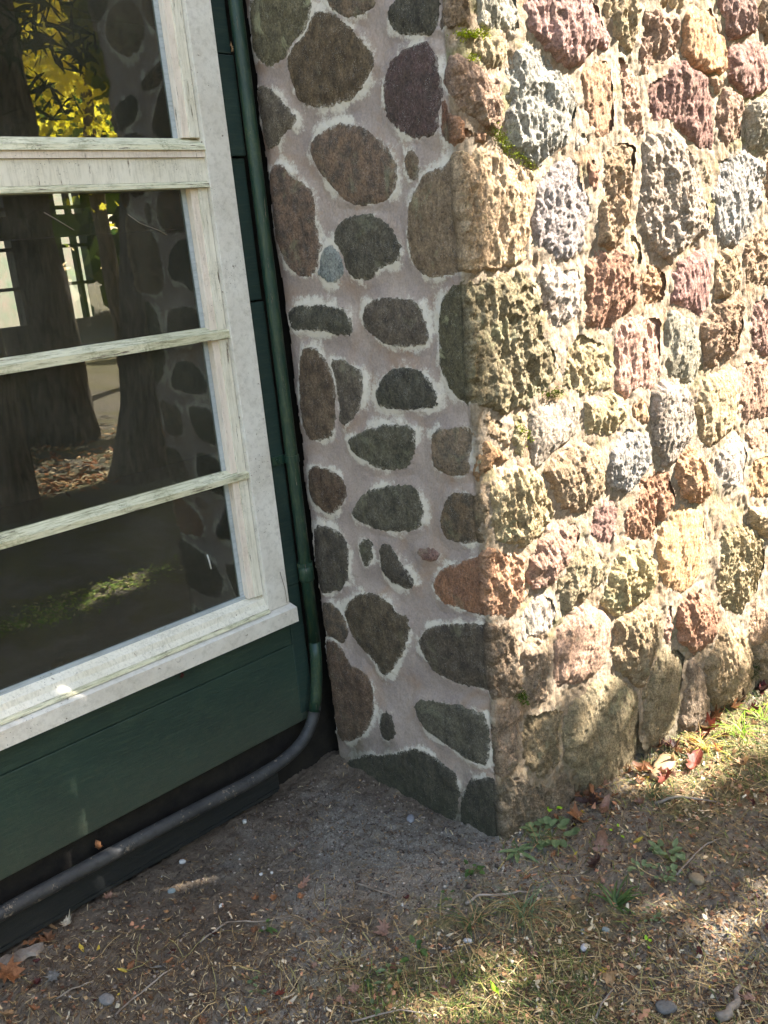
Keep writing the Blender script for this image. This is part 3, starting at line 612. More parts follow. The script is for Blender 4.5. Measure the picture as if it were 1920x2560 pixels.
# twigs and cobweb threads caught on the window
# conduit
pipe = empty('conduit', (1.534, 1.985, 0), 'green painted metal conduit running down the corner and bending along the plinth', 'pipe')
up = [(1.534, 1.985, z) for z in (WZ, 2.4, 1.8, 1.2, .75, .42)]
MB().tube(up, .0175, 16).build('upright', M_PIPEG, pipe, True)
bend = [(1.534, 1.985, .42), (1.531, 1.984, .37), (1.523, 1.983, .31), (1.511, 1.982, .25), (1.494, 1.982, .197), (1.462, 1.982, .153), (1.423, 1.982, .127), (1.371, 1.982, .112), (1.316, 1.982, .105), (1.237, 1.982, .102)]
lo = [(x, 1.981+.003*math.sin(x*3), z) for x, z in ((1.143, .107), (.932, .113), (.7, .116), (.533, .118), (.2, .118), (-.6, .116), (-1.5, .118), (-3, .116))]
def smooth(P):
    out = []
    for i in range(len(P)-1):
        p0, p1, p2, p3 = [np.array(P[max(0, min(len(P)-1, i+k))]) for k in (-1, 0, 1, 2)]
        for t in (0, .25, .5, .75): out.append(tuple(.5*((2*p1)+(p2-p0)*t+(2*p0-5*p1+4*p2-p3)*t*t+(3*p1-p0-3*p2+p3)*t**3)))
    return out+[P[-1]]
pp_ = smooth(bend+lo)
MB().tube(pp_, [.0162+.0020*min(1, i/36) for i in range(len(pp_))], 16).build('lower_run', M_PIPEB, pipe, True)
MB().tube([(1.534, 1.985, .42), (1.531, 1.984, .37), (1.523, 1.983, .31), (1.511, 1.982, .25), (1.499, 1.982, .21)], .0172, 16).build('painted_end', M_PIPEG, pipe, True)
MB().tube([(1.534, 1.985, .608), (1.534, 1.985, .612), (1.534, 1.985, .652), (1.534, 1.985, .656)], [.019, .022, .022, .019], 16).build('coupling', M_PIPEG, pipe, True)
MB().tube([(1.534, 1.985, .653), (1.534, 1.985, .665)], .024, 6).build('coupling_nut', M_PIPEG, pipe)
c = MB(); c.tube([(1.534, 1.985, .958), (1.534, 1.985, .978)], .0205, 16); c.box(1.480, 1.534, 2.004, 2.008, .956, .980, .001)
c.tube([(1.497, 2.0, .968), (1.497, 2.006, .968)], .005, 8)
c.build('strap', M_PIPEG, pipe)
# the porch room behind the glass
room = empty('porch_room', (-.5, 4, 0), 'dark porch interior seen dimly through the window glass', 'building')
yb, xl_, xr_ = 5.6, -4, 4.2
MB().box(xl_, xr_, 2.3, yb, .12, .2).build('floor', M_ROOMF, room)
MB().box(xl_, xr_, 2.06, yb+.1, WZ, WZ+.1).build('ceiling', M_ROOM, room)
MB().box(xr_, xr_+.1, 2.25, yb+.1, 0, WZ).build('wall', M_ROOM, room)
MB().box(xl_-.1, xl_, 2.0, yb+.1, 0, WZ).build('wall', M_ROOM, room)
bw = MB()
def fx(px, py): return float(pl(px, py, 1, yb)[0])
wins = []
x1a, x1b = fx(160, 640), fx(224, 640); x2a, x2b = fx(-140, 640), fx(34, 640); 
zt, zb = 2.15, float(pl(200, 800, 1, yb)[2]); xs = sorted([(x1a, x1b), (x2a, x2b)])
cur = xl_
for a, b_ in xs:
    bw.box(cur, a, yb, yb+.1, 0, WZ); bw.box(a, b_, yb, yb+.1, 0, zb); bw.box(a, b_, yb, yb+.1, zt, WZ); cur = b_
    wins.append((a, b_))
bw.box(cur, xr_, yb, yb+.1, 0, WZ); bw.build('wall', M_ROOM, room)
for a, b_ in wins:
    f = MB(); n = 2; xm = (a+b_)/2
    f.box(xm-.012, xm+.012, yb-.01, yb+.04, zb, zt)
    for k in range(5):
        z = zb+(zt-zb)*k/4; f.box(a, b_, yb-.011, yb+.041, z-.010, z+.010)
    f.build('far_window_frame', M_ROOM, room)
zz = float(pl(150, 565, 1, 4.4)[2]); MB().box(xl_, xr_, 4.35, 4.45, zz-.05, zz+.05).build('beam', M_ROOM, room)
# white shed wall outdoors on the far side, seen through the far windows
MB().box(-6, 9, 9.0, 9.1, -.2, 3.2).build('shed_wall', mat_paint('pale_boards', (120, 108, 98), (88, 104, 84), (120, 84, 66), .5), empty('shed', (1, 9, 0), 'pale shed wall glimpsed through the porch window', 'building'))
# ------------------------------------------------------------------ where the sun gets through the trees
LIT = [  # soft ellipses in the photograph, centre and radii: each is a patch of sunlit ground
 (1750, 1852, 250, 100, -24, 1.), (1990, 1740, 240, 130, -24, 1.), (1700, 2284, 120, 62, 0, .8), (1850, 2200, 90, 45, 0, .5), (1244, 2413, 125, 55, 0, .95),
 (1120, 2520, 210, 62, 0, 1.), (1880, 2390, 70, 40, 0, .5), (1460, 2010, 120, 40, -20, .45), (1560, 2480, 60, 30, 0, .5), (930, 2560, 80, 30, 0, .6)]
def refl_g(px, py):
    d = ray(px, py)*np.array([1, -1, 1]); t = -1.5/d[2]; return np.array([0, 4.08, 1.5])+d*t
RLIT = [(300, 1462, .42, .16), (110, 1545, .28, .12), (160, 1165, 1.0, .45), (190, 1205, .6, .25), (430, 1590, .5, .05), (60, 1130, .8, .4)]
RL = [(refl_g(a, b), rx, ry) for a, b, rx, ry in RLIT]
def target_T(H, on_wall, s, z):                  # wanted sun transmittance at the hit points
    q = px_of(H); T = np.full(len(H), .10)
    T = T+.24*np.clip((q[:, 0]-1150)/300, 0, 1)
    for cx_, cy_, rx, ry, a, v in LIT:
        a = R_(a); dx, dy = q[:, 0]-cx_, q[:, 1]-cy_
        e = ((dx*math.cos(a)+dy*math.sin(a))/rx)**2+((-dx*math.sin(a)+dy*math.cos(a))/ry)**2
        T = np.maximum(T, v*np.clip(1.5-e, 0, .75)/.75)
    behind = (H[:, 1] < .75) & ~on_wall
    T = np.where(behind, .03, T)
    for c, rx, ry in RL:
        e = ((H[:, 0]-c[0])/rx)**2+((H[:, 1]-c[1])/ry)**2
        T = np.where(~on_wall, np.maximum(T, np.clip(1.4-e, 0, .7)/.7), T)
    T = np.where((H[:, 1] < -7) & ~on_wall, .8, T)
    T = np.where((H[:, 1] > 1.9) & ~on_wall, .015, T)
    g = vnoise(s*4, z*4, 0, 91)
    Tw = np.clip(z/.5+.15*g+.05+.5*np.clip(s/.9, 0, 1), .42, 1)
    T = np.where(on_wall & (s < 3) & (z < 2.6), Tw, T)
    return T
def sun_hit(P):                                  # straight on from the leaf, away from the sun
    t0 = P[:, 2]/SUN[2]; H = P-SUN*t0[:, None]
    den = (SUN[:2]@n2); tw = ((P[:, :2]-K2)@n2)/den; Hw = P-SUN*tw[:, None]
    s = (Hw[:, :2]-K2)@d2; ok = (s > -.045) & (tw < t0) & (tw > 0) & (Hw[:, 2] < 3)
    return np.where(ok[:, None], Hw, H), ok, s, Hw[:, 2]
def mat_leaf(name, c1, c2, trans=.5):
    N = NT(name); r = N.attr('rnd'); c = N.mix(r, lin(c1), lin(c2))
    N.t.nodes.remove(N.p); d = N.n('ShaderNodeBsdfDiffuse'); t = N.n('ShaderNodeBsdfTranslucent'); N.put(d.inputs[0], c); N.put(t.inputs[0], c)
    m = N.n('ShaderNodeMixShader'); m.inputs[0].default_value = trans; N.l(d.outputs[0], m.inputs[1]); N.l(t.outputs[0], m.inputs[2]); N.l(m.outputs[0], N.out.inputs[0])
    return N.m
LEAF5 = np.array([(0, -.5), (.28, -.22), (.55, -.25), (.34, .05), (.42, .38), (.12, .28), (0, .6), (-.12, .28), (-.42, .38), (-.34, .05), (-.55, -.25), (-.28, -.22)])
def leaf_cloud(Pc, size, rs, shape=LEAF5, nrm=None):
    n = len(Pc); k = len(shape); a = rs.normal(size=(n, 3)); a /= np.linalg.norm(a, axis=1)[:, None]
    if nrm is not None: a = a*.6+nrm; a /= np.linalg.norm(a, axis=1)[:, None]
    b = np.cross(a, rs.normal(size=(n, 3))); b /= np.linalg.norm(b, axis=1)[:, None]; c = np.cross(a, b)
    sz = size*(rs.uniform(.7, 1.3, n)); V = Pc[:, None]+(b[:, None]*shape[None, :, :1]+c[:, None]*shape[None, :, 1:])*sz[:, None, None]
    V = V+a[:, None]*(np.abs(shape[None, :, :1])*.25*sz[:, None, None])
    # fan triangulation around a centre vertex
    Vc = np.concatenate([Pc[:, None], V], 1).reshape(-1, 3); o = (np.arange(n)*(k+1))[:, None, None]
    tri = np.array([[0, 1+i, 1+(i+1) % k] for i in range(k)])[None]+o
    return Vc, tri.reshape(-1, 3), np.repeat(rs.random(n), k+1)
def mat_bark():
    N = NT('bark'); h = N.noise(26, 6, .7, stretch=(1, 1, .22), dist=.4); c = N.mix(N.ramp(h, .35, .65), lin((62, 52, 44)), lin((140, 126, 110)))
    return N.fin(c, .95, .1, N.bump(h, 1., .03))
M_BARK = mat_bark()
def trunk(name, pts, rad, parent, n=14, seed=0):
    mb = MB(); P_ = [Vector(p) for p in pts]; Q = []; Rr = []
    for i in range(len(P_)-1):
        for k in range(8):
            t = k/8; Q.append(P_[i].lerp(P_[i+1], t)); Rr.append(rad[i]*(1-t)+rad[i+1]*t)
    Q.append(P_[-1]); Rr.append(rad[-1]); mb.tube(Q, Rr, n)
    for v in mb.bm.verts:
        a = vnoise(np.array([v.co.x*14+seed]), np.array([v.co.y*14]), np.array([v.co.z*2.2]), 3)[0]
        v.co.x += a*.02*rad[0]/.2; v.co.y += a*.016*rad[0]/.2
    return mb.build(name, M_BARK, parent, True)
# unseen shade tree added at right: crown leaves placed to leave the wanted sun patches
rs = np.random.default_rng(3)
shade = empty('unseen_shade_maple', (9.2, -7.2, 0), 'unseen leafy maple to the right, its crown shaped to dapple the ground', 'tree')
trunk('trunk', [(9.2, -7.2, -.1), (9.1, -7.1, 1.2), (9.0, -6.6, 3.2), (8.9, -6.0, 5.2), (8.6, -5.2, 7.2)], [.34, .27, .23, .18, .08], shade)
for k, e in enumerate([(10.6, -3.4, 6.6), (7.4, -7.4, 6.4), (7.0, -8.2, 4.8), (11.4, -6.4, 5.4), (9.2, -8, 8)]):
    st = Vector((9.0, -6.5, 3.3+.35*k)); m = st.lerp(Vector(e), .5)+Vector((0, 0, .35)); trunk('limb', [st, m, e], [.10, .06, .02], shade, 8, k)
e1 = np.cross(SUN, [0, 0, 1]); e1 /= np.linalg.norm(e1); e2 = np.cross(e1, SUN)
def canopy(n, A, B, tmin, tmax, size, tau, seed):
    rs = np.random.default_rng(seed); u = rs.uniform(*A, n); v = rs.uniform(*B, n)
    C0 = np.array([2.0, 1.1, .6]); Q = C0+u[:, None]*e1+v[:, None]*e2
    P0 = Q+SUN*5; H, ok, s, z = sun_hit(P0); T = target_T(H, ok, s, z)
    T = np.clip(T+.0, .015, 1); acc = rs.random(n) < np.clip(-np.log(T)/tau, 0, 1)
    return (Q+SUN*rs.uniform(tmin, tmax, n)[:, None])[acc]
A1 = canopy(60000, (-2.0, 2.2), (-1.4, 2.2), 5.5, 8.0, .11, 4.2, 5)      # over the corner itself
A2 = canopy(50000, (-7.0, 3.0), (-3.6, 3.2), 7.0, 10.5, .2, 4.2, 6)
Va, Fa, Ra = leaf_cloud(A1, .085, rs, LEAF5[::2], np.tile(SUN*.7, (len(A1), 1)))
A2 = A2[~((np.abs((A2-np.array([2., 1.1, .6]))@e1-.1) < 2.1) & (np.abs((A2-np.array([2., 1.1, .6]))@e2-.4) < 1.8))]
Vb, Fb, Rb = leaf_cloud(A2, .15, rs, LEAF5[::2], np.tile(SUN*.7, (len(A2), 1)))
V = np.concatenate([Va, Vb])
link('crown', np_mesh('crown', V, np.concatenate([Fa, Fb+len(Va)]), {'rnd': np.concatenate([Ra, Rb])}), mat_leaf('maple_leaves', (70, 96, 30), (150, 150, 40)), shade)
print('canopy leaves', len(A1), len(A2))
# ------------------------------------------------------------------ woods behind the viewer, seen in the panes
M_CONIF = mat_leaf('conifer_needles', (22, 38, 18), (44, 62, 26), .25)
M_YEL = mat_leaf('yellow_maple_leaves', (236, 222, 40), (246, 232, 90), .55)
M_FARG = mat_leaf('far_green_leaves', (60, 90, 34), (150, 160, 60), .5)
NEEDLE = np.array([(0, -.5), (.09, 0), (0, .5), (-.09, 0)])
def pine(x, y, r, h, crown, lean=0., seed=1, label='', crown_r=1.6, n=2600, leany=0.):
    t = empty('pine_tree', (x, y, 0), label, 'tree', 'pine trees in the woods behind the viewer')
    rs = np.random.default_rng(seed)
    trunk('trunk', [(x, y, -.1), (x+lean*.08, y+leany*.08, .5), (x+lean*.45, y+leany*.45, h*.4), (x+lean, y+leany, h)], [r*1.12, r, r*.85, r*.4], t, 16, seed)
    zc = rs.uniform(crown, h, n); rr = crown_r*(1-(zc-crown)/(h-crown)*.7)*np.sqrt(rs.random(n)); a = rs.uniform(0, 6.283, n)
    lay = np.round(zc/.45)*.45-rr*.22+rs.normal(0, .07, n); a = np.round(a/.7+lay)*.7-lay*.0+rs.normal(0, .12, n)
    P_ = np.c_[x+lean*.8+rr*np.cos(a), y+leany*.8+rr*np.sin(a), lay]
    V, F, r_ = leaf_cloud(P_, .30, rs, NEEDLE); link('crown', np_mesh('crown', V, F, {'rnd': r_}), M_CONIF, t)
    for k in range(5):
        mb = MB()
        z = rs.uniform(1.0, crown+.6); a = rs.uniform(0, 6.28); L = rs.uniform(.5, 1.3)
        mb.tube([(x, y, z), (x+math.cos(a)*L*.5, y+math.sin(a)*L*.5, z-.05), (x+math.cos(a)*L, y+math.sin(a)*L, z-.22)], [.02, .012, .004], 5)
        mb.build('dead_branch', M_BARK, t)
def rx_at(px, py, dist):                          # real position whose mirror image is seen at this pixel, dist metres along the ray
    d = ray(px, py)*np.array([1, -1, 1]); d = d/np.linalg.norm(d[:2]); P = np.array([0, 4.08, 1.5])+d*dist; return P[0], P[1]
tr = [((320, 1000), 7.2, .24, 3.4, 'thick pine trunk closest to the porch with a sunlit edge'), ((150, 1000), 9.4, .29, 3.6, 'thick pine trunk standing farther back in the woods'),
      ((62, 1000), 9.2, .075, 3.2, 'thin pine trunk left of the thick one'), ((0, 1150), 6.6, .2, 3.3, 'pine trunk at the left edge of the reflection'),
      ((-140, 900), 11, .25, 3.2, 'pine beside the woodland edge')
      ]
for k, ((px, py), dist, r, cr_h, lab) in enumerate(tr):
    x, y = rx_at(px, py, dist); pine(x, y, r, rs.uniform(11, 12.5), 7.4 if k == 0 else cr_h+.3*(dist > 9), 1.5 if k == 0 else rs.uniform(-.2, .2), 10+k, lab, 1.9, 3000, 1.3 if k == 0 else 0)
# yellow maple
mx, my = rx_at(185, 150, 13.5); ym = empty('yellow_maple_tree', (mx, my, 0), 'bright yellow autumn maple lit by the sun beyond the pines', 'tree')
trunk('trunk', [(mx, my, -.1), (mx, my, 2.5), (mx+.2, my, 5.5)], [.12, .09, .04], ym)
n = 5200; q = rs.normal(size=(n, 3))*np.array([.6, .6, .9])+np.array([mx, my, 4.9]); V, F, r_ = leaf_cloud(q, .10, rs)
link('crown', np_mesh('crown', V, F, {'rnd': r_}), M_YEL, ym)
# woodland edge: a ring of far crowns that reads as one mass
n = 26000; a = rs.uniform(0, 6.283, n); cl = rs.integers(0, 90, n); ca = rs.uniform(0, 6.283, 90); cd = rs.uniform(26, 44, 90); cz = rs.uniform(2.5, 8, 90)
q = np.c_[cd[cl]*np.cos(ca[cl]), cd[cl]*np.sin(ca[cl]), cz[cl]]+rs.normal(size=(n, 3))*np.array([2.2, 2.2, 2.0]); q = q[q[:, 2] > .1]
V, F, r_ = leaf_cloud(q, .75, rs, LEAF5[::2]); tag(link('far_woods', np_mesh('far_woods', V, F, {'rnd': r_}), M_FARG), 'distant woodland edge around the clearing', 'woods', kind='stuff')
# ------------------------------------------------------------------ ground
def axis(a, b, fine, lo, hi, g=1.12):
    x = list(np.arange(a, b, fine)); s = fine
    while x[-1] < hi: s = min(s*g, 12); x.append(x[-1]+s)
    s = fine; y = [a]
    while y[-1] > lo: s = min(s*g, 12); y.append(y[-1]-s)
    return np.array(y[:0:-1]+x)
gx = axis(.25, 3.1, .0062, -200, 200); gy = axis(.55, 2.06, .0062, -200, 200)
X, Y = np.meshgrid(gx, gy); P = np.c_[X.ravel(), Y.ravel()]
def groundz(x, y):
    z = .012*fbm(x*2.3, y*2.3, 0, 3, 201)+.006*fbm(x*9, y*9, 0, 3, 203)
    # soil dished at the foot of the plinth, banked against the pier
    d1 = np.where(y > K2[1], np.abs(K2[0]-x), np.hypot(x-K2[0], y-K2[1])); d2_ = (x-K2[0])*n2[0]+(y-K2[1])*n2[1]
    d = np.where(x > K2[0], np.maximum(d2_, 0), d1)
    return z-.006+.020*np.exp(-d/.028)*np.clip(.55+fbm(x*13, y*13, 0, 3, 241), 0, 1.4)
def gz_fine(x, y): return .0085*fbm(x*30, y*30, 0, 3, 207)+.005*fbm(x*85, y*85, 0, 2, 209, ridge=True)
Z = groundz(P[:, 0], P[:, 1])+gz_fine(P[:, 0], P[:, 1])
nx, ny = len(gx), len(gy); idx = np.arange(nx*ny).reshape(ny, nx)
F = np.stack([idx[:-1, :-1], idx[:-1, 1:], idx[1:, 1:], idx[1:, :-1]], -1).reshape(-1, 4)
Pg = np.c_[P, Z]; Q = px_of(np.c_[P, np.zeros(len(P))]); front = ((Pg-CAM)@_f) > .3
def blob(q, cx_, cy_, rx, ry, soft=1.2):
    e = ((q[:, 0]-cx_)/rx)**2+((q[:, 1]-cy_)/ry)**2; return np.clip((1+soft-e)/soft/1.6, 0, 1)
def masks(q, front, x, y):
    n1 = fbm(x*7, y*7, 0, 4, 221)
    grav = np.maximum.reduce([blob(q, 1010, 2170, 340, 150, 1.6)*.8, blob(q, 1240, 2210, 200, 50), blob(q, 960, 2420, 220, 90)*.8, blob(q, 1860, 2370, 150, 70), blob(q, 820, 2560, 260, 90)*.7])
    moss = np.maximum.reduce([blob(q, 1150, 2480, 330, 110), blob(q, 1320, 2560, 300, 80), blob(q, 1350, 2330, 420, 120)*.55, blob(q, 1850, 1980, 260, 160)*.6, blob(q, 1820, 1830, 260, 100)*.8, blob(q, 1760, 2460, 300, 130)*.5])
    far = ~front | (y < .5) | (x > 3.2) | (x < 0)
    grav = np.where(far, 0, grav); moss = np.where(far, .55+.3*n1, moss)
    return np.clip(grav+.45*n1*(grav > 0), 0, 1), np.clip(moss+.5*n1*(moss > 0), 0, 1)
GR, MO = masks(Q, front, P[:, 0], P[:, 1])
DARK = np.where(front & (P[:, 1] > .5), np.maximum(blob(Q, 500, 2200, 560, 330), blob(Q, 900, 2000, 260, 120)), 0)*(1-.5*GR)  # soil toned darker on the left and towards the corner
def mat_ground():
    N = NT('soil'); g = N.attr('gravel'); m = N.attr('moss')
    base = N.mix(N.ramp(N.noise(11, 6, .7), .35, .65), lin((80, 72, 63)), lin((134, 122, 106)))
    base = N.mix(N.ramp(N.noise(120, 4, .7), .35, .68, 0, .6), base, lin((154, 140, 120)))
    base = N.mix(N.math('MULTIPLY', N.attr('darker'), .8), base, N.mix(1., base, (.60, .56, .54), 'MULTIPLY'))
    gr = N.mix(N.ramp(N.voro(170), .1, .5), lin((174, 168, 154)), lin((132, 125, 114)))
    c = N.mix(N.math('MULTIPLY', N.ramp(N.math('ADD', g, N.math('MULTIPLY', N.math('SUBTRACT', N.noise(26, 5, .7), .5), 1.1)), .25, .8), .85), base, gr)
    mo = N.mix(N.ramp(N.noise(90, 4, .7), .35, .65), lin((82, 76, 44)), lin((136, 124, 80)))
    mm = N.ramp(N.math('ADD', m, N.math('MULTIPLY', N.math('SUBTRACT', N.noise(20, 6, .75), .5), 1.3)), .3, .75)
    c = N.mix(N.math('MULTIPLY', mm, .8), c, mo)
    wh = N.ramp(N.voro(260), .10, .16, 1, 0); ga = N.ramp(N.noise(17, 3), .5, .56); c = N.mix(N.math('MULTIPLY', N.math('MULTIPLY', wh, ga), .5), c, lin((150, 142, 130)))
    b = N.bump(N.noise(70, 6, .8), 1., .016); b = N.bump(N.noise(300, 3, .7), .8, .003, b)
    return N.fin(c, .95, .12, b)
g = link('ground', np_mesh('ground', Pg, F, {'gravel': GR, 'moss': MO, 'darker': DARK}), mat_ground(), None, True); g['kind'] = 'structure'
g['label'] = 'dark bare soil with gravel and moss patches'; g.location = (0, 0, 0)
# ------------------------------------------------------------------ scatter helpers
def zat(x, y): return float(groundz(np.array([x]), np.array([y]))[0]+gz_fine(np.array([x]), np.array([y]))[0])
def zats(x, y): return groundz(x, y)+gz_fine(x, y)
def inside_pier(x, y, m=0.): 
    d = np.stack([x-K2[0], y-K2[1]], -1); return ((x > K2[0]-m) & ((d@n2) < m)) | (y > 2.0-m)
def sample_px(n, boxes, rs):                      # ground points under given pixel boxes (x0,y0,x1,y1,weight)
    w_ = np.array([b[4] for b in boxes], float); k = rs.choice(len(boxes), n, p=w_/w_.sum()); B = np.array(boxes)[k]
    px = rs.uniform(B[:, 0], B[:, 2]); py = rs.uniform(B[:, 1], B[:, 3])
    d = _f+cr*((px-960)/FPX)[:, None]-cu*((py-1280)/FPX)[:, None]; t = -1.5/d[:, 2]; p = d*t[:, None]
    x, y = p[:, 0], p[:, 1]; ok = ~inside_pier(x, y, .008); return x[ok], y[ok]
ALL = [(-60, 1700, 2000, 2640, 1.)]
def mat_attr(name, rough=.85, spec=.2, bump=0., trans=0.):
    N = NT(name); c = N.attr('tint', 'Color'); c = N.mix(N.ramp(N.noise(120, 4, .6), .3, .7), N.mix(1., c, (.7, .7, .7), 'MULTIPLY'), c)
    return N.fin(c, rough, spec, N.bump(N.noise(140, 4, .7), .6, .003) if bump else None)
M_LITTER, M_PEB, M_BLADE = mat_attr('dry_litter'), mat_attr('pebble', .8, .3, 1), mat_attr('grass_blade', .6, .3)
def strips(x, y, L, W, cols, rs, name, label, cat, mat, curl=.3, lift=.004, up=0., seg=3):
    n = len(x); a = rs.normal(.6, 1.1, n)+(rs.random(n) < .35)*rs.uniform(0, 6.28, n); L = rs.uniform(L[0], L[1], n); W = rs.uniform(W[0], W[1], n)
    k = rs.normal(0, curl*.32, n); V = np.zeros((n, (seg+1)*2, 3)); px, py = x.copy(), y.copy(); z0 = zats(x, y)
    pit = rs.uniform(0, up, n)
    h = np.zeros(n)
    for i in range(seg+1):
        t = i/seg; wd = W*(1-.75*t*(up > 0)) ; an = a+k*t*2
        cx_, cy_ = -np.sin(an)*wd/2, np.cos(an)*wd/2
        zz = (zats(px, py) if not up else z0)+lift*(1+rs.random(n))+h
        V[:, 2*i] = np.c_[px+cx_, py+cy_, zz]; V[:, 2*i+1] = np.c_[px-cx_, py-cy_, zz+wd*.25]
        el = pit*(1-t*1.5*rs.uniform(.3, 1.1, n)) if up else 0
        px = px+np.cos(an)*L/seg*np.cos(el); py = py+np.sin(an)*L/seg*np.cos(el); h = h+L/seg*np.sin(el)
    o = (np.arange(n)*(seg+1)*2)[:, None, None]
    q = np.array([[2*i, 2*i+1, 2*i+3, 2*i+2] for i in range(seg)])[None]+o
    ci = rs.integers(0, len(cols), n); C = np.array([lin(c) for c in cols])[ci]*rs.uniform(.7, 1.2, (n, 1))
    return tag(link(name, np_mesh(name, V.reshape(-1, 3), q.reshape(-1, 4), {'tint': np.repeat(np.clip(C, 0, 1), (seg+1)*2, 0)}), mat, None, False), label, cat, kind='stuff')
rs = np.random.default_rng(77)
STRAW = [(150, 124, 84), (122, 98, 66), (180, 156, 112), (96, 74, 54), (74, 58, 44), (196, 176, 136)]
x, y = sample_px(15000, ALL+[(0, 2350, 1920, 2640, .8)], rs); strips(x, y, (.006, .024), (.0007, .0018), STRAW+STRAW[3:5]*2, rs, 'needle_litter', 'short dead needles and stalk bits strewn over the soil', 'litter', M_LITTER, .4, .0015)
x, y = sample_px(1900, [(1250, 1780, 1960, 2640, 1), (1500, 1700, 1960, 2000, 1.2), (950, 2300, 1920, 2640, .6), (-40, 2300, 900, 2640, .22), (700, 2250, 1500, 2500, .4)], rs)
strips(x, y, (.03, .10), (.0008, .0018), STRAW[:3]+[(150, 140, 90)], rs, 'dry_grass', 'tangled pale dry grass stems lying on the ground', 'dry grass', M_LITTER, .7, .004, seg=5)
x, y = sample_px(5000, [(1590, 1700, 1960, 1900, 2.), (1120, 2380, 1500, 2640, 1), (1250, 1900, 1960, 2640, 1), (1550, 1720, 1960, 1960, 1.6), (900, 2420, 1300, 2640, .8)], rs)
strips(x, y, (.012, .04), (.0012, .003), [(78, 92, 38), (104, 112, 48), (60, 76, 36), (132, 128, 62)], rs, 'short_grass', 'short sparse green grass and moss shoots', 'grass', M_BLADE, .5, 0., 1.2, 3)
# flaky bark and leaf crumbs
def flakes(n, boxes, size, cols, name, label, rs, thick=.3):
    x, y = sample_px(n, boxes, rs) if not callable(boxes) else boxes(n, rs); n = len(x); z = zats(x, y)+.002; k = 6; an = np.sort(rs.uniform(0, 6.283, (n, k)), 1); sz = rs.uniform(size[0], size[1], n)**1.0
    rr = sz[:, None]*rs.uniform(.5, 1., (n, k)); tl = rs.normal(0, .35, (n, 2)); asp = rs.uniform(.35, 1, n)[:, None]; rot = rs.uniform(0, 3.14, n)[:, None]
    ux, uy = rr*np.cos(an), rr*np.sin(an)*asp; dx, dy = ux*np.cos(rot)-uy*np.sin(rot), ux*np.sin(rot)+uy*np.cos(rot)
    V = np.stack([x[:, None]+dx, y[:, None]+dy, z[:, None]+dx*tl[:, :1]+dy*tl[:, 1:]+np.abs(tl[:, :1])*sz[:, None]], -1)
    Vc = np.concatenate([np.stack([x, y, z+np.abs(tl[:, 0])*sz+sz*.25], -1)[:, None], V], 1)
    tri = (np.array([[0, 1+i, 1+(i+1) % k] for i in range(k)])[None]+(np.arange(n)*(k+1))[:, None, None]).reshape(-1, 3)
    C = np.array([lin(c) for c in cols])[rs.integers(0, len(cols), n)]*rs.uniform(.6, 1.15, (n, 1))
    return tag(link(name, np_mesh(name, Vc.reshape(-1, 3), tri, {'tint': np.repeat(C, k+1, 0)}), M_LITTER), label, 'litter', kind='stuff')
flakes(9000, ALL+[(1200, 1850, 1920, 2640, 1)], (.002, .0065), [(120, 92, 64), (92, 66, 48), (150, 122, 88), (62, 48, 40), (170, 140, 104)], 'leaf_crumbs', 'crumbled brown leaf bits scattered on the soil', rs)
flakes(3600, [(1250, 1800, 1960, 2640, 1.5), (1380, 1720, 1960, 2050, 1.), (900, 2300, 1960, 2640, 1.), (-40, 2250, 900, 2640, .5)], (.004, .011), [(170, 140, 100), (140, 104, 70), (196, 172, 134), (96, 66, 48), (180, 128, 96), (110, 84, 60), (206, 190, 160)], 'leaf_fragments', 'broken pieces of dry leaf scattered among the grass', rs)
# gravel
def pebbles(n, boxes, size, cols, name, label, rs):
    x, y = sample_px(n, boxes, rs); n = len(x)
    bm = bmesh.new(); bmesh.ops.create_icosphere(bm, subdivisions=1, radius=1); U = np.array([v.co[:] for v in bm.verts]); T = np.array([[v.index for v in f.verts] for f in bm.faces]); bm.free()
    sz = size[0]+(size[1]-size[0])*rs.random(n)**3; S = np.stack([rs.uniform(.7, 1.3, n), rs.uniform(.7, 1.3, n), rs.uniform(.4, .8, n)], -1)*sz[:, None]
    a = rs.uniform(0, 6.28, n); Uj = U[None]*(1+rs.normal(0, .16, (n, len(U), 1))); Vv = Uj*S[:, None]
    Vr = np.stack([Vv[..., 0]*np.cos(a)[:, None]-Vv[..., 1]*np.sin(a)[:, None], Vv[..., 0]*np.sin(a)[:, None]+Vv[..., 1]*np.cos(a)[:, None], Vv[..., 2]], -1)
    Vr += np.stack([x, y, zats(x, y)+S[:, 2]*.25], -1)[:, None]
    C = np.array([lin(c) for c in cols])[rs.integers(0, len(cols), n)]*rs.uniform(.7, 1.15, (n, 1))
    F = (T[None]+(np.arange(n)*len(U))[:, None, None]).reshape(-1, 3)
    return tag(link(name, np_mesh(name, Vr.reshape(-1, 3), F, {'tint': np.repeat(C, len(U), 0)}), M_PEB), label, 'gravel', kind='stuff')
PC = [(150, 142, 132), (166, 158, 146), (120, 112, 104), (106, 96, 88), (180, 174, 164), (94, 84, 76)]
pebbles(1100, [(760, 2060, 1350, 2280, .5), (-40, 1950, 1960, 2640, 1), (780, 2300, 1200, 2560, .6)], (.001, .0045), PC, 'gravel', 'fine pale gravel scattered over the bare soil', rs)

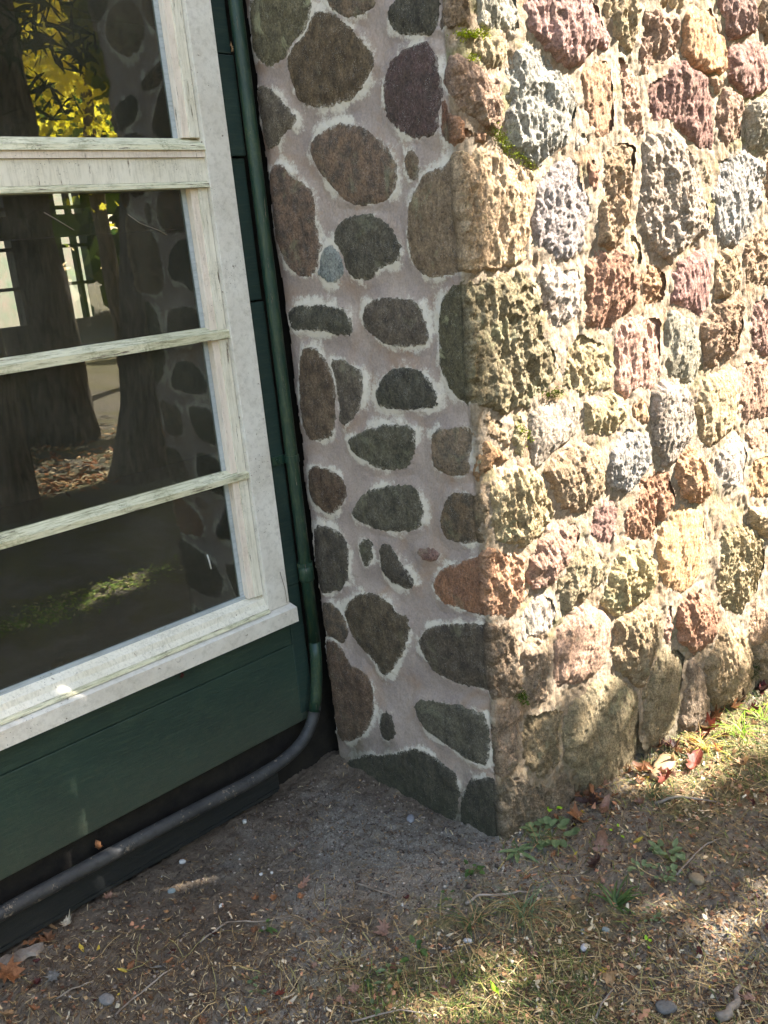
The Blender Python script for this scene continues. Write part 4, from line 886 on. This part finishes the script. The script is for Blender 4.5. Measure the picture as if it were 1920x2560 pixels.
def near_patches(which):
    def f(n, rs):
        k = rs.integers(0, len(which), n); c = np.array([RL[i][0][:2] for i in which])[k]; r_ = np.array([[RL[i][1], RL[i][2]] for i in which])[k]
        q = c+rs.normal(0, .6, (n, 2))*r_; return q[:, 0], q[:, 1]
    return f
flakes(1500, near_patches([2, 3, 5]), (.012, .05), [(200, 130, 70), (226, 180, 120), (180, 110, 60), (232, 206, 160)], 'leaf_litter', 'orange leaf litter under the pines behind the viewer', rs)
flakes(1500, near_patches([0, 1]), (.004, .02), [(150, 170, 60), (190, 196, 90), (120, 150, 50), (210, 190, 130)], 'sun_toned_turf', 'pale turf flecks that brighten the sunlit spots reflected in the lowest pane', rs)  # pale colour of the flecks stands in for stronger sun on these spots
pebbles(9000, [(-40, 1900, 1960, 2640, 1), (600, 1900, 1300, 2300, .6)], (.0012, .004), [(104, 90, 80), (130, 116, 102), (80, 70, 62), (148, 134, 120)], 'soil_crumbs', 'dark crumbs of loose soil', rs)

pebbles(900, [(700, 1950, 1250, 2300, 1), (-40, 2150, 900, 2640, .7), (1100, 2050, 1960, 2640, .8)], (.002, .008), [(92, 80, 70), (112, 100, 88), (72, 62, 54)], 'soil_clods', 'small clods of dry soil on the bare ground', rs)
flakes(900, [(720, 1880, 1290, 2190, 1)], (.002, .006), [(120, 104, 86), (86, 72, 60), (150, 134, 112)], 'corner_debris', 'fine debris gathered in the corner by the shaded pier foot', rs)
# ------------------------------------------------------------------ single leaves, weeds, stones, sticks
MAPLE = [(0, -.5), (.10, -.26), (.34, -.36), (.28, -.16), (.62, -.14), (.42, .02), (.58, .22), (.30, .18), (.34, .44), (.14, .32), (0, .72), (-.14, .32), (-.34, .44), (-.30, .18), (-.58, .22), (-.42, .02), (-.62, -.14), (-.28, -.16), (-.34, -.36), (-.10, -.26)]
OAK = [(0, -.6), (.12, -.42), (.26, -.40), (.16, -.22), (.34, -.12), (.20, .02), (.36, .16), (.20, .26), (.24, .44), (0, .66), (-.24, .44), (-.20, .26), (-.36, .16), (-.20, .02), (-.34, -.12), (-.16, -.22), (-.26, -.40), (-.12, -.42)]
OVAL = [(0, -.6), (.13, -.42), (.22, -.15), (.22, .12), (.13, .40), (0, .62), (-.13, .40), (-.22, .12), (-.22, -.15), (-.13, -.42)]
SHP = {'m': MAPLE, 'o': OAK, 'v': OVAL}
LC = {'red': (124, 62, 46), 'maroon': (88, 44, 40), 'orange': (146, 100, 66), 'tan': (172, 138, 98), 'brown': (124, 86, 58), 'pink': (156, 122, 104), 'pale': (200, 186, 160),
      'dark': (70, 50, 44), 'lime': (140, 180, 40), 'green': (70, 92, 46), 'gg': (104, 120, 84), 'yellow': (200, 176, 70), 'grey': (130, 128, 122), 'olive': (110, 116, 50)}
def mat_tleaf():
    N = NT('fallen_leaf'); c = N.attr('tint', 'Color'); c = N.mix(N.ramp(N.noise(160, 5, .7), .35, .7), c, N.mix(1., c, (.5, .46, .42), 'MULTIPLY'))
    N.p.inputs['Base Color']; t = N.n('ShaderNodeBsdfTranslucent'); N.l(c, t.inputs[0]); m = N.n('ShaderNodeMixShader'); m.inputs[0].default_value = .3
    N.fin(c, .6, .3, N.bump(N.noise(90, 4, .6), .5, .003)); N.l(N.p.outputs[0], m.inputs[1]); N.l(t.outputs[0], m.inputs[2]); N.l(m.outputs[0], N.out.inputs[0]); return N.m
M_TLEAF = mat_tleaf()
def leaf_mesh(shape, size, col, curl, fold, seed, name='leaf'):
    S = np.array(SHP[shape]); k = len(S); rs = np.random.default_rng(seed); S = S*(1+rs.normal(0, .13, S.shape))*np.array([rs.uniform(.65, 1.), 1])
    rings = [0, .35, .7, 1]; V = [np.zeros((1, 2))]+[S*t for t in rings[1:]]; V = np.concatenate(V)*size
    z = fold*np.abs(V[:, 0])+curl*(V[:, 1]**2+.5*V[:, 0]**2)/size+fbm(V[:, 0]/size*2.2, V[:, 1]/size*2.2, seed*1.3, 3, seed)*size*.30
    F = [[0, 1+i, 1+(i+1) % k] for i in range(k)]
    for r in (0, 1):
        a = 1+r*k; b = 1+(r+1)*k; F += [[a+i, b+i, b+(i+1) % k, a+(i+1) % k] for i in range(k)]
    n = len(V); st = size*.5                      # stalk
    V3 = np.c_[V, z]; y0 = -.5*size; sw = size*.012
    V3 = np.concatenate([V3, [(-sw, y0, z.min()*.3), (sw, y0, z.min()*.3), (sw*1.2, y0-st*.6, size*.05), (-sw*.2, y0-st*.6, size*.05)]]); F.append([n, n+1, n+2, n+3])
    c = np.array(lin(LC[col]))*rs.uniform(.85, 1.1)
    return np_mesh(name, V3, F, {'tint': np.tile(np.clip(c, 0, 1), (len(V3), 1))})
def place(o, p, rz=0., tx=0., ty=0.): o.location = Vector(tuple(float(v) for v in p)); o.rotation_euler = (tx, ty, rz); return o
def gpt(px, py):
    p = gp(px, py); p[2] = zat(p[0], p[1]); return p
def leaf(px, py, wpx, shape, col, label, curl=.5, fold=.25, tilt=.25, z=.006, seed=None, at_=None, group=None):
    seed = int(px*7+py) if seed is None else seed; r = random.Random(seed); p = gpt(px, py) if at_ is None else at_
    size = .74*wpx/FPX*float(np.linalg.norm(p-CAM))/(1.15 if shape == 'm' else .8)
    o = link('fallen_leaf', leaf_mesh(shape, size, col, curl*r.uniform(.6, 1.7), fold*r.uniform(.4, 1.8), seed), M_TLEAF, None, True)
    place(o, p+np.array([0, 0, z+size*.06]), r.uniform(0, 6.28), r.uniform(-tilt, tilt), r.uniform(-tilt, tilt)); return tag(o, label, 'leaf', group or 'fallen autumn leaves')
for a in [
 (1505, 1950, 62, 'm', 'maroon', 'dark red folded leaf standing at the foot of the stone wall', 1.2, .9, .9),
 (1472, 1966, 40, 'v', 'tan', 'small tan leaf left of the dark red folded leaf'), (1435, 1997, 55, 'm', 'brown', 'brown red crumpled leaf above the orange curled leaf', .9, .6, .8),
 (1447, 2040, 88, 'm', 'orange', 'large orange curled maple leaf lying near the pier corner', .9, .5, .4), (1392, 2003, 50, 'o', 'orange', 'narrow orange leaf leaning upright against the stones', .4, .7, 1.2),
 (1506, 2026, 60, 'v', 'pink', 'rolled pinkish tan leaf right of the orange curled leaf', 1.5, 1.3, .5), (1622, 1872, 58, 'm', 'red', 'bright red orange leaf on top of the buff stone', .5, .5, .6),
 (1668, 1829, 92, 'm', 'maroon', 'big dark maroon leaf against the foot of the wall', .8, .6, .5), (1776, 1826, 100, 'm', 'red', 'large red maple leaf with spread lobes by the wall', .7, .5, .7),
 (1650, 1846, 28, 'o', 'orange', 'tiny orange leaf between the red and the maroon leaf'), (1785, 1796, 70, 'm', 'brown', 'brown tan leaf behind the large red maple leaf', .8, .6, .6),
 (1828, 1768, 66, 'm', 'brown', 'brown crumpled leaf farthest along the wall', 1., .6, .8), (1664, 1944, 66, 'o', 'red', 'reddish brown leaf tucked in front of the buff stone', .5, .7, .6),
 (1601, 2007, 44, 'm', 'pink', 'pale pink ragged leaf in the middle of the right side litter', .6, .6, .8), (1736, 1909, 66, 'o', 'red', 'orange red leaf right of the buff stone', .6, .5, .5),
 (1859, 1912, 56, 'm', 'tan', 'tan brown leaf near the right edge in the sun', .8, .5, .6), (1794, 1875, 36, 'm', 'red', 'small red leaf in the sunlit grass', .6, .5, .6),
 (1502, 2116, 66, 'o', 'pink', 'pinkish orange leaf tipped up on its side below the wall', .8, .8, 1.1), (1490, 2163, 58, 'o', 'dark', 'dark grey curled leaf below the tipped up pink leaf', 1.2, .8, .6),
 (961, 2333, 56, 'm', 'pink', 'flat salmon coloured leaf alone on the bare soil', .3, .2, .1), (952, 2278, 22, 'v', 'tan', 'small tan fleck of leaf above the salmon leaf'),
 (1524, 2453, 78, 'm', 'tan', 'pale tan maple leaf lying flat near the bottom right', .4, .3, .15), (1336, 2385, 34, 'm', 'pink', 'small pinkish leaf beside the lower sunlit patch'),
 (1238, 2481, 38, 'v', 'lime', 'yellow green leaf in the lower sunlit patch', .3, .3, .2), (1195, 2385, 34, 'v', 'tan', 'narrow tan leaf above the yellow green leaf'),
 (1730, 2090, 26, 'm', 'orange', 'small orange leaf in the short grass at the right'), (1699, 2057, 26, 'm', 'pink', 'small pink leaf above the clover patch'),
 (1853, 1974, 24, 'm', 'orange', 'small orange leaf at the right below the sunlit grass'), (1576, 2459, 30, 'v', 'orange', 'orange brown leaf right of the pale maple leaf'),
 (1877, 2511, 46, 'm', 'pink', 'pink tan leaf in the bottom right corner'), (20, 2447, 104, 'm', 'orange', 'big orange brown maple leaf at the left edge', .4, .3, .15),
 (22, 2540, 46, 'm', 'tan', 'tan leaf in the bottom left corner'), (101, 2329, 42, 'm', 'orange', 'brown orange leaf against the plinth board', .6, .5, .6),
 (80, 2362, 36, 'o', 'orange', 'orange leaf between the wood scrap and the plinth', .6, .5, .8), (130, 2322, 36, 'v', 'tan', 'oval tan leaf leaning on the plinth board', .3, .4, .8),
 (169, 2315, 46, 'm', 'pale', 'pale whitish curled leaf right of the oval tan leaf', 1.1, .7, .5), (118, 2352, 74, 'm', 'brown', 'dull brown flat leaf under the wood scrap end', .3, .1, .1),
 (639, 2250, 32, 'm', 'orange', 'orange leaf, leftmost of four on the middle soil'), (687, 2250, 34, 'm', 'orange', 'orange leaf with brown rim, second of four on the middle soil'),
 (755, 2224, 44, 'o', 'pink', 'pinkish curled leaf, upper right of four on the middle soil', 1., .7, .6), (752, 2248, 30, 'm', 'orange', 'orange leaf under the pinkish curled leaf'),
 (733, 2129, 34, 'm', 'pink', 'dull pink leaf in the dark soil by the corner'), (270, 2245, 32, 'm', 'pink', 'pinkish brown leaf at the plinth foot'),
 (699, 2486, 42, 'm', 'red', 'red orange leaf near the bottom centre left'), (722, 2494, 26, 'v', 'pale', 'pale leaf touching the red orange leaf'),
 (137, 2452, 56, 'm', 'grey', 'flat grey leaf right of the big orange maple leaf', .2, .1, .1), (94, 2457, 32, 'm', 'maroon', 'dark red small leaf beside the flat grey leaf'),
 (246, 2377, 20, 'v', 'yellow', 'pale yellow leaflet on the left soil'), (137, 2500, 28, 'v', 'tan', 'tan narrow leaflet at the lower left'),
 (424, 2418, 24, 'v', 'orange', 'orange tan leaflet left of the long stalk'), (308, 2438, 22, 'v', 'yellow', 'yellowish curled leaflet on the lower left soil'),
 (393, 2425, 28, 'v', 'grey', 'greyish curled leaflet beside the orange tan one'), (1000, 2472, 46, 'v', 'tan', 'tan curled leaf standing in the lower middle', .6, .9, 1.)]: leaf(*a)
P_ = pl(747, 1842, 1, 2.02); leaf(747, 1842, 46, 'm', 'red', 'brown red leaf caught behind the bend of the conduit', .4, .4, .2, at_=P_+np.array([-.01, -.01, -.02])).rotation_euler = (1.2, .3, .2)
P_ = pl(251, 2129, 1, 2.005); leaf(251, 2129, 32, 'o', 'orange', 'orange brown leaf wedged behind the conduit on the plinth', 1.2, .8, .3, at_=P_).rotation_euler = (1.0, .2, 2.6)
P_ = pl(453, 1694, 1, 2.012); leaf(453, 1694, 24, 'm', 'maroon', 'dark red leaf stuck to the green board under the sill', .4, .3, .3, at_=P_-np.array([0, .004, 0])).rotation_euler = (1.5, .1, .4)
P_ = pl(572, 130, 1, 2.0); leaf(572, 130, 20, 'o', 'tan', 'tan leaf scrap lodged behind the green conduit', .8, .6, .3, at_=P_-np.array([0, .008, 0])).rotation_euler = (1.3, .1, .4)
random.seed(11)
for i in range(42):                              # the drift of dead leaves along the wall foot
    t = random.random()**.8; px = 1400+510*t+random.gauss(0, 12); py = 2035-330*t+random.gauss(0, 16)+random.random()*55
    leaf(px, py, random.uniform(26, 58), random.choice('mmov'), random.choice(['brown', 'brown', 'tan', 'dark', 'maroon', 'orange', 'pink']), 'brown dead leaf in the drift along the foot of the sunlit stone wall', 1.1, .8, .8, .004+.012*random.random(), 5000+i, None, 'dead leaves drifted along the wall foot')
# small dry leaves nobody could tell apart
rs = np.random.default_rng(5); base = [leaf_mesh(s, .02, c, .6, .5, 900+i) for i, (s, c) in enumerate([('m', 'tan'), ('v', 'brown'), ('o', 'orange'), ('v', 'pale'), ('m', 'brown'), ('m', 'pink'), ('v', 'yellow'), ('o', 'maroon')])]
for m in base: m.materials.append(M_TLEAF); m.polygons.foreach_set('use_smooth', [True]*len(m.polygons))
x, y = sample_px(190, [(1250, 1850, 1920, 2560, 1.6), (1400, 1760, 1920, 2060, 1.8), (0, 2250, 1300, 2560, 1.)], rs)
for i in range(len(x)):
    o = bpy.data.objects.new('small_leaf', base[i % 8]); COL.objects.link(o); sc_l = rs.uniform(.45, 1.25)
    place(o, (x[i], y[i], zat(x[i], y[i])+.005), rs.uniform(0, 6.28), rs.uniform(-.7, .7), rs.uniform(-.7, .7)); o.scale = (sc_l,)*3
    tag(o, 'tiny dry leaf scrap scattered on the ground', 'leaf', 'tiny dry leaf scraps')
# weeds: rosettes of blades or leaflets, with parts
def mat_weed():
    N = NT('weed_leaf'); c = N.attr('tint', 'Color'); c = N.mix(N.ramp(N.noise(110, 4), .35, .65), c, N.mix(1., c, (.7, .75, .6), 'MULTIPLY'))
    t = N.n('ShaderNodeBsdfTranslucent'); N.l(c, t.inputs[0]); m = N.n('ShaderNodeMixShader'); m.inputs[0].default_value = .3
    N.fin(c, .5, .4); N.l(N.p.outputs[0], m.inputs[1]); N.l(t.outputs[0], m.inputs[2]); N.l(m.outputs[0], N.out.inputs[0]); return N.m
M_WEED = mat_weed()
def blade_geo(L, W, a, el, bend, base, seg=6, roundish=False, twist=0.):
    V = []; F = []; h = 0; p = np.array(base, float); e = el
    for i in range(seg+1):
        t = i/seg; w_ = W*(math.sin(math.pi*(.08+.92*t)**.8)**.7 if roundish else (1-t)**.6*min(1, .5+3*t))+.0003
        s = np.array([-math.sin(a), math.cos(a), math.sin(twist)*.4])
        V += [p+s*w_/2, p+np.array([0, 0, -w_*.18]), p-s*w_/2]
        p = p+np.array([math.cos(a)*math.cos(e), math.sin(a)*math.cos(e), math.sin(e)])*L/seg; e -= bend/seg
    for i in range(seg):
        for k in (0, 1): F.append([3*i+k, 3*i+k+1, 3*i+k+4, 3*i+k+3])
    return V, F
def blades_mesh(name, bl, col, seed):
    V, F = [], []; C = []
    for b in bl:
        v, f = blade_geo(*b[0], **b[1]); F += [[i+len(V) for i in q] for q in f]; V += v; c = np.array(lin(LC[b[2]] if b[2] in LC else b[2]))*b[3]; C += [c]*len(v)
    return np_mesh(name, np.array(V), F, {'tint': np.clip(np.array(C), 0, 1)})
def weed(px, py, wpx, kind, label, col='green', cat='weed', name='weed_plant', n=None):
    p = gpt(px, py); R = wpx/FPX*float(np.linalg.norm(p-CAM))/2; r = random.Random(int(px+py*3)); t = empty(name, tuple(p), label, cat, 'weeds growing around the pier')
    def part(nm, bl):
        o = link(nm, blades_mesh(nm, bl, col, 0), M_WEED, None, True); o.parent = t; o.location = (0, 0, 0)
    B = []
    if kind == 'grass':
        for i in range(n or 26):
            B.append(((R*r.uniform(.7, 1.5), .0022*r.uniform(.6, 1.2), r.uniform(0, 6.28), r.uniform(.4, 1.3), r.uniform(.8, 2.2), (r.gauss(0, R*.12), r.gauss(0, R*.12), 0)), {'seg': 7}, r.choice([col, col, 'tan']), r.uniform(.7, 1.2)))
        part('blades', B)
    elif kind == 'broad':
        for i in range(n or 16):
            B.append(((R*r.uniform(.8, 1.4), .008*r.uniform(.7, 1.2), r.uniform(0, 6.28), r.uniform(.35, 1.0), r.uniform(.7, 1.6), (r.gauss(0, .006), r.gauss(0, .006), 0)), {'seg': 7}, col, r.uniform(.7, 1.2)))
        part('blades', B)
    elif kind == 'star':
        for i in range(n or 8):
            part('leaf', [((R*r.uniform(.75, 1.1), .013, i*.8+r.uniform(-.2, .2), r.uniform(.05, .4), .5, (0, 0, .004)), {'seg': 7, 'roundish': True}, col, r.uniform(.8, 1.15))])
    else:                                        # leafy: stalks with roundish leaflets
        m = n or 9; S = []
        for i in range(m):
            a = r.uniform(0, 6.28); d = R*r.uniform(.1, .85); hh = R*r.uniform(.15, .55); q = (math.cos(a)*d, math.sin(a)*d, hh*.6+.004)
            S.append(((math.hypot(d, q[2]), .0016, a, math.atan2(q[2], d), 0.02, (0, 0, 0)), {'seg': 3}, 'olive', .8))
            B = [((R*r.uniform(.32, .6), R*r.uniform(.2, .4), a+r.uniform(-.8, .8), r.uniform(-.1, .5), r.uniform(.3, .9), q), {'seg': 5, 'roundish': True}, col, r.uniform(.75, 1.25))]
            part('leaf', B)
        part('stem', S)
for a in [
 (1293, 2126, 120, 'star', 'star shaped rosette of long pale green leaves in front of the corner', 'gg'), (1378, 2085, 120, 'leafy', 'leafy clump of weeds at the foot of the pier corner', 'gg', 'weed', 'weed_plant', 22),
 (1345, 2100, 120, 'grass', 'fine grey green grass hanging beside the corner clump', 'gg', 'grass tuft', 'grass_tuft', 40), (1183, 2182, 60, 'leafy', 'small ragged green weed alone on the pale gravel', 'green', 'weed', 'weed_plant', 12),
 (1367, 2030, 60, 'leafy', 'upright bright green seedling against the stone', 'lime', 'weed', 'weed_plant', 5), (1549, 2082, 40, 'leafy', 'single lime green leaf catching the sun', 'lime', 'weed', 'weed_plant', 3),
 (1675, 2146, 100, 'leafy', 'largest clover like patch on the right', 'gg', 'weed', 'weed_plant', 20), (1607, 2178, 66, 'leafy', 'small clover patch left of the largest one', 'gg', 'weed', 'weed_plant', 10),
 (1705, 2190, 56, 'leafy', 'broad leaved weed below the largest clover patch', 'gg', 'weed', 'weed_plant', 6), (1539, 2262, 140, 'broad', 'grass clump with broad arching green blades', 'green', 'grass tuft', 'grass_tuft', 18),
 (1656, 2208, 56, 'leafy', 'flat weed between the clover and the grass clump', 'gg', 'weed', 'weed_plant', 7), (1044, 2390, 80, 'leafy', 'large leaved weed left of the lower sunlit patch', 'green', 'weed', 'weed_plant', 6),
 (974, 2446, 70, 'leafy', 'weed with folded leaves near the bottom middle', 'gg', 'weed', 'weed_plant', 6), (915, 2470, 54, 'leafy', 'dark green weed at the lower middle left', 'green', 'weed', 'weed_plant', 4),
 (1112, 2250, 50, 'leafy', 'thin weed on the edge of the gravel', 'green', 'weed', 'weed_plant', 6), (1619, 2372, 40, 'leafy', 'small bright green seedling in the moss', 'lime', 'weed', 'weed_plant', 4),
 (1878, 1766, 66, 'leafy', 'bright yellow green weed by the wall at the right edge', 'lime', 'weed', 'weed_plant', 7), (1728, 1802, 90, 'leafy', 'pale leaved weed growing from the wall foot', 'gg', 'weed', 'weed_plant', 8),
 (1622, 1850, 130, 'grass', 'long thin grass leaning on the wall foot', 'gg', 'grass tuft', 'grass_tuft', 22), (1632, 1985, 130, 'grass', 'fine spreading grass below the buff stone', 'gg', 'grass tuft', 'grass_tuft', 44),
 (1638, 2304, 56, 'leafy', 'weed with pale leaflets in the middle right moss', 'gg', 'weed', 'weed_plant', 9), (1310, 2285, 190, 'grass', 'wide wisp of fine grass sweeping over the soil', 'gg', 'grass tuft', 'grass_tuft', 60),
 (1180, 2310, 150, 'grass', 'thin dark grass left of the wide wisp', 'green', 'grass tuft', 'grass_tuft', 36), (937, 2526, 56, 'leafy', 'long stalked leaf at the bottom middle', 'gg', 'weed', 'weed_plant', 3),
 (632, 2444, 50, 'leafy', 'crinkled light green weed on the left soil', 'gg', 'weed', 'weed_plant', 8), (648, 2480, 44, 'leafy', 'folded green weed just below the crinkled one', 'gg', 'weed', 'weed_plant', 5),
 (668, 2327, 60, 'leafy', 'low dark green weed in the middle of the soil', 'green', 'weed', 'weed_plant', 7), (1850, 1830, 120, 'grass', 'sunlit yellow green grass by the right edge', 'lime', 'grass tuft', 'grass_tuft', 50),
 (1760, 1870, 120, 'grass', 'sunlit pale grass in front of the red leaves', 'yellow', 'grass tuft', 'grass_tuft', 50), (1905, 1790, 100, 'grass', 'bright grass clipped by the right edge', 'lime', 'grass tuft', 'grass_tuft', 40),
 (1150, 2520, 90, 'grass', 'olive grass in the bottom sunlit patch', 'olive', 'grass tuft', 'grass_tuft', 14)]: weed(*a)
# stones lying on the ground
def rock(px, py, wpx, col, label, asp=(1, .7, .5), seed=0, rz=0., name='loose_stone'):
    p = gpt(px, py); r_ = wpx/FPX*float(np.linalg.norm(p-CAM))/2; bm = bmesh.new(); bmesh.ops.create_icosphere(bm, subdivisions=4, radius=1)
    co_ = np.array([v.co[:] for v in bm.verts]); q = np.sign(co_)*np.abs(co_)**.8; d = 1+.13*fbm(co_[:, 0]*1.7+seed, co_[:, 1]*1.7, co_[:, 2]*1.7, 3, seed+1)+.04*fbm(co_[:, 0]*6+seed, co_[:, 1]*6, co_[:, 2]*6, 3, seed+2)
    q = q*d[:, None]*np.array(asp)*r_; F = np.array([[v.index for v in f.verts] for f in bm.faces]); bm.free()
    c = np.array(lin(col)); o = link(name, np_mesh(name, q, F, {'tint': np.tile(c, (len(q), 1))}), M_PEB, None, True)
    place(o, p+np.array([0, 0, asp[2]*r_*.45]), rz); tag(o, label, 'stone', 'loose stones on the ground'); return o
for i, a in enumerate([
 (1656, 1914, 104, (140, 118, 84), 'flat buff coloured stone block among the red leaves', (1, .42, .30), 3, .15), (1742, 2204, 36, (130, 114, 90), 'tan pebble below the clover patches'),
 (1665, 2520, 44, (96, 93, 88), 'grey stone sunk in the soil at the bottom right', (1, .8, .35)), (1026, 2043, 30, (130, 130, 132), 'flat grey chip beside the pier foot', (1, .6, .3)),
 (1170, 2352, 21, (164, 162, 158), 'white chip above the lower sunlit patch', (1, .6, .4)), (1460, 2372, 20, (166, 162, 160), 'small white pebble in the moss'),
 (1515, 2328, 18, (124, 130, 124), 'small greenish grey pebble right of centre'), (429, 2228, 18, (120, 130, 128), 'blue grey pebble on the left soil', (1, .8, .6)),
 (612, 2057, 14, (170, 168, 160), 'round white pebble near the plinth end'), (456, 2152, 16, (180, 176, 168), 'tiny pale pebble at the plinth foot'),
 (553, 2263, 13, (200, 196, 186), 'tiny white pebble in the middle left soil'), (268, 2505, 36, (116, 112, 108), 'grey half buried stone at the lower left', (1, .7, .4)),
 (652, 2182, 10, (190, 186, 176), 'left one of two bright white specks of gravel'), (680, 2184, 9, (190, 186, 176), 'right one of two bright white specks of gravel'), (1460, 2322, 16, (140, 138, 134), 'pale pebble left of the greenish one')]):
    b = list(a)+[(1, .75, .55), 20+i, i*1.3][len(a)-5:] if len(a) > 5 else list(a)+[(1, .75, .55), 20+i, i*1.3]
    rock(*b)
# sticks
M_STICK = mat_dark('dead_stick', (96, 84, 72), (140, 130, 118), .9)
def stick(pts, rpx, label, lift=.004):
    P3 = [gpt(*q) for q in pts]; k = float(np.linalg.norm(P3[0]-CAM))/FPX; Q = []
    for a, b in zip(P3, P3[1:]):
        for t in (0, .25, .5, .75): Q.append(a*(1-t)+b*t)
    Q.append(P3[-1]); n = len(Q); Q = [q+np.array([rng(-1, 1), rng(-1, 1), 0])*rpx*k*.5 for q in Q]
    for i, q in enumerate(Q): q[2] = max(zat(q[0], q[1]), q[2])+rpx*k+lift*math.sin(math.pi*i/(n-1))
    o = MB().tube(Q, [rpx*k*(1-.6*i/n) for i in range(n)], 7).build('stick', M_STICK, None, True); tag(o, label, 'stick', 'dead sticks on the ground')
for a in [([(1164, 2259), (1200, 2243), (1280, 2236), (1355, 2222)], 4, 'thin grey stick between the gravel and the grass wisp'), ([(1490, 2545), (1505, 2515), (1540, 2472)], 3.5, 'short stick below the pale maple leaf'),
          ([(1800, 2560), (1838, 2522), (1850, 2468)], 11, 'thick bent pale stick at the bottom right'), ([(1638, 2002), (1700, 1996), (1790, 2006)], 4, 'thin stick lying under the buff stone'),
          ([(890, 2205), (940, 2228), (990, 2241)], 3, 'dark twig on the gravel near the pier'), ([(289, 2539), (350, 2490), (432, 2430)], 3, 'long dry stalk at the lower left'),
          ([(500, 2360), (570, 2318), (660, 2312), (760, 2290)], 2.5, 'wavy dry stalk in the middle of the soil'), ([(140, 2500), (200, 2475), (235, 2455)], 2.2, 'short dry stalk by the flat grey leaf'),
          ([(1690, 2190), (1760, 2120), (1800, 2100)], 2.5, 'curved twig right of the clover patches'), ([(880, 2560), (1000, 2530), (1080, 2535)], 2.5, 'dry stalk across the bottom sunlit patch')]: stick(*a)
# weathered board scrap by the plinth
a, b = gpt(-30, 2425), gpt(112, 2372); d = (b-a)/np.linalg.norm(b-a); q = np.array([-d[1], d[0], 0]); mb = MB(); nb = 12
for i in range(nb+1):
    t = i/nb; c = a*(1-t)+b*t; wv = .013*(1+.25*math.sin(i*2.1))*(1 if i < nb else .5); hgt = .012
    vs = [mb.bm.verts.new(tuple(c+q*s_*wv+np.array([0, 0, z_+.002*math.sin(i*1.7+s_)]))) for s_, z_ in ((-1, .002), (1, .004), (1, hgt), (-.8, hgt*.9))]
    if i:
        for k in range(4): mb.bm.faces.new((pv[k], pv[(k+1) % 4], vs[(k+1) % 4], vs[k]))
    else: mb.bm.faces.new(vs)
    pv = vs
mb.bm.faces.new(pv[::-1]); tag(mb.build('wood_scrap', M_STICK), 'weathered grey splinter of wood lying by the plinth at the left edge', 'wood scrap')
# stems and bits stuck to the window
def stem(pts, rad, label, y, mat=M_STICK):
    P3 = [pl(px, py, 1, y) for px, py in pts]; o = MB().tube(P3, rad, 6).build('dry_stem', mat, None, True); tag(o, label, 'stem', 'dry bits stuck to the window')
stem([(110, 531), (135, 545), (185, 575)], .0011, 'short dry stem stuck on the pane left of centre', 2.038); stem([(320, 536), (350, 558), (400, 577), (418, 588)], .0009, 'long thin dry stem stuck across the second pane', 2.038)
stem([(518, 1387), (523, 1402), (528, 1422)], .0022, 'pale catkin like scrap on the lowest pane', 2.038, mat_dark('pale_scrap', (190, 190, 180), (160, 160, 150)))
stem([(700, 1430), (712, 1470), (718, 1508)], .0008, 'thin brown stem leaning on the white casing above the sill', 1.996)
# moss cushions on the stones
M_MOSS = mat_attr('moss_cushion', .9, .1)
def moss(px0, py0, px1, py1, n, label, col=(120, 128, 40)):
    rs = np.random.default_rng(int(px0)); V, F, C = [], [], []
    for i in range(n):
        t = rs.random(); x_ = px0+(px1-px0)*t+rs.normal(0, 7); y_ = py0+(py1-py0)*t+rs.normal(0, 6); s_, z_ = unfold(x_, y_)
        b = wallP(np.array([s_]), np.array([z_]), np.array([rs.uniform(.006, .024)]))[0]; up_ = wallP(np.array([s_]), np.array([z_]), np.array([.05]))[0]-b; up_ /= np.linalg.norm(up_)
        d_ = up_*.7+rs.normal(0, .5, 3)+np.array([0, 0, .4]); d_ /= np.linalg.norm(d_); L = rs.uniform(.003, .007); sd_ = np.cross(d_, rs.normal(size=3)); sd_ /= np.linalg.norm(sd_)
        k = len(V); V += [b+sd_*.0018, b-sd_*.0018, b+d_*L]; F.append([k, k+1, k+2]); c = np.array(lin(col))*rs.uniform(.6, 1.3); C += [c]*3
    tag(link('moss_patch', np_mesh('moss_patch', V, F, {'tint': np.array(C)}), M_MOSS), label, 'moss', kind='stuff')
moss(1130, 92, 1195, 92, 420, 'bright moss patch high on the pier corner', (150, 160, 30)); moss(1152, 148, 1170, 152, 90, 'small moss dot under the high patch', (150, 160, 30))
moss(1210, 320, 1250, 370, 320, 'green moss in the joint beside the grey stone'); moss(1250, 380, 1320, 420, 260, 'olive moss below the big grey stone'); moss(1345, 988, 1382, 978, 200, 'moss tuft on top of the grey brown stone', (90, 100, 30))
moss(1280, 1060, 1310, 1100, 160, 'olive moss near the corner joint'); moss(1283, 1725, 1295, 1755, 260, 'dark green moss cushion low by the corner', (70, 90, 24))
moss(1860, 1690, 1890, 1650, 500, 'dark moss at the wall foot near the right edge', (50, 66, 24))
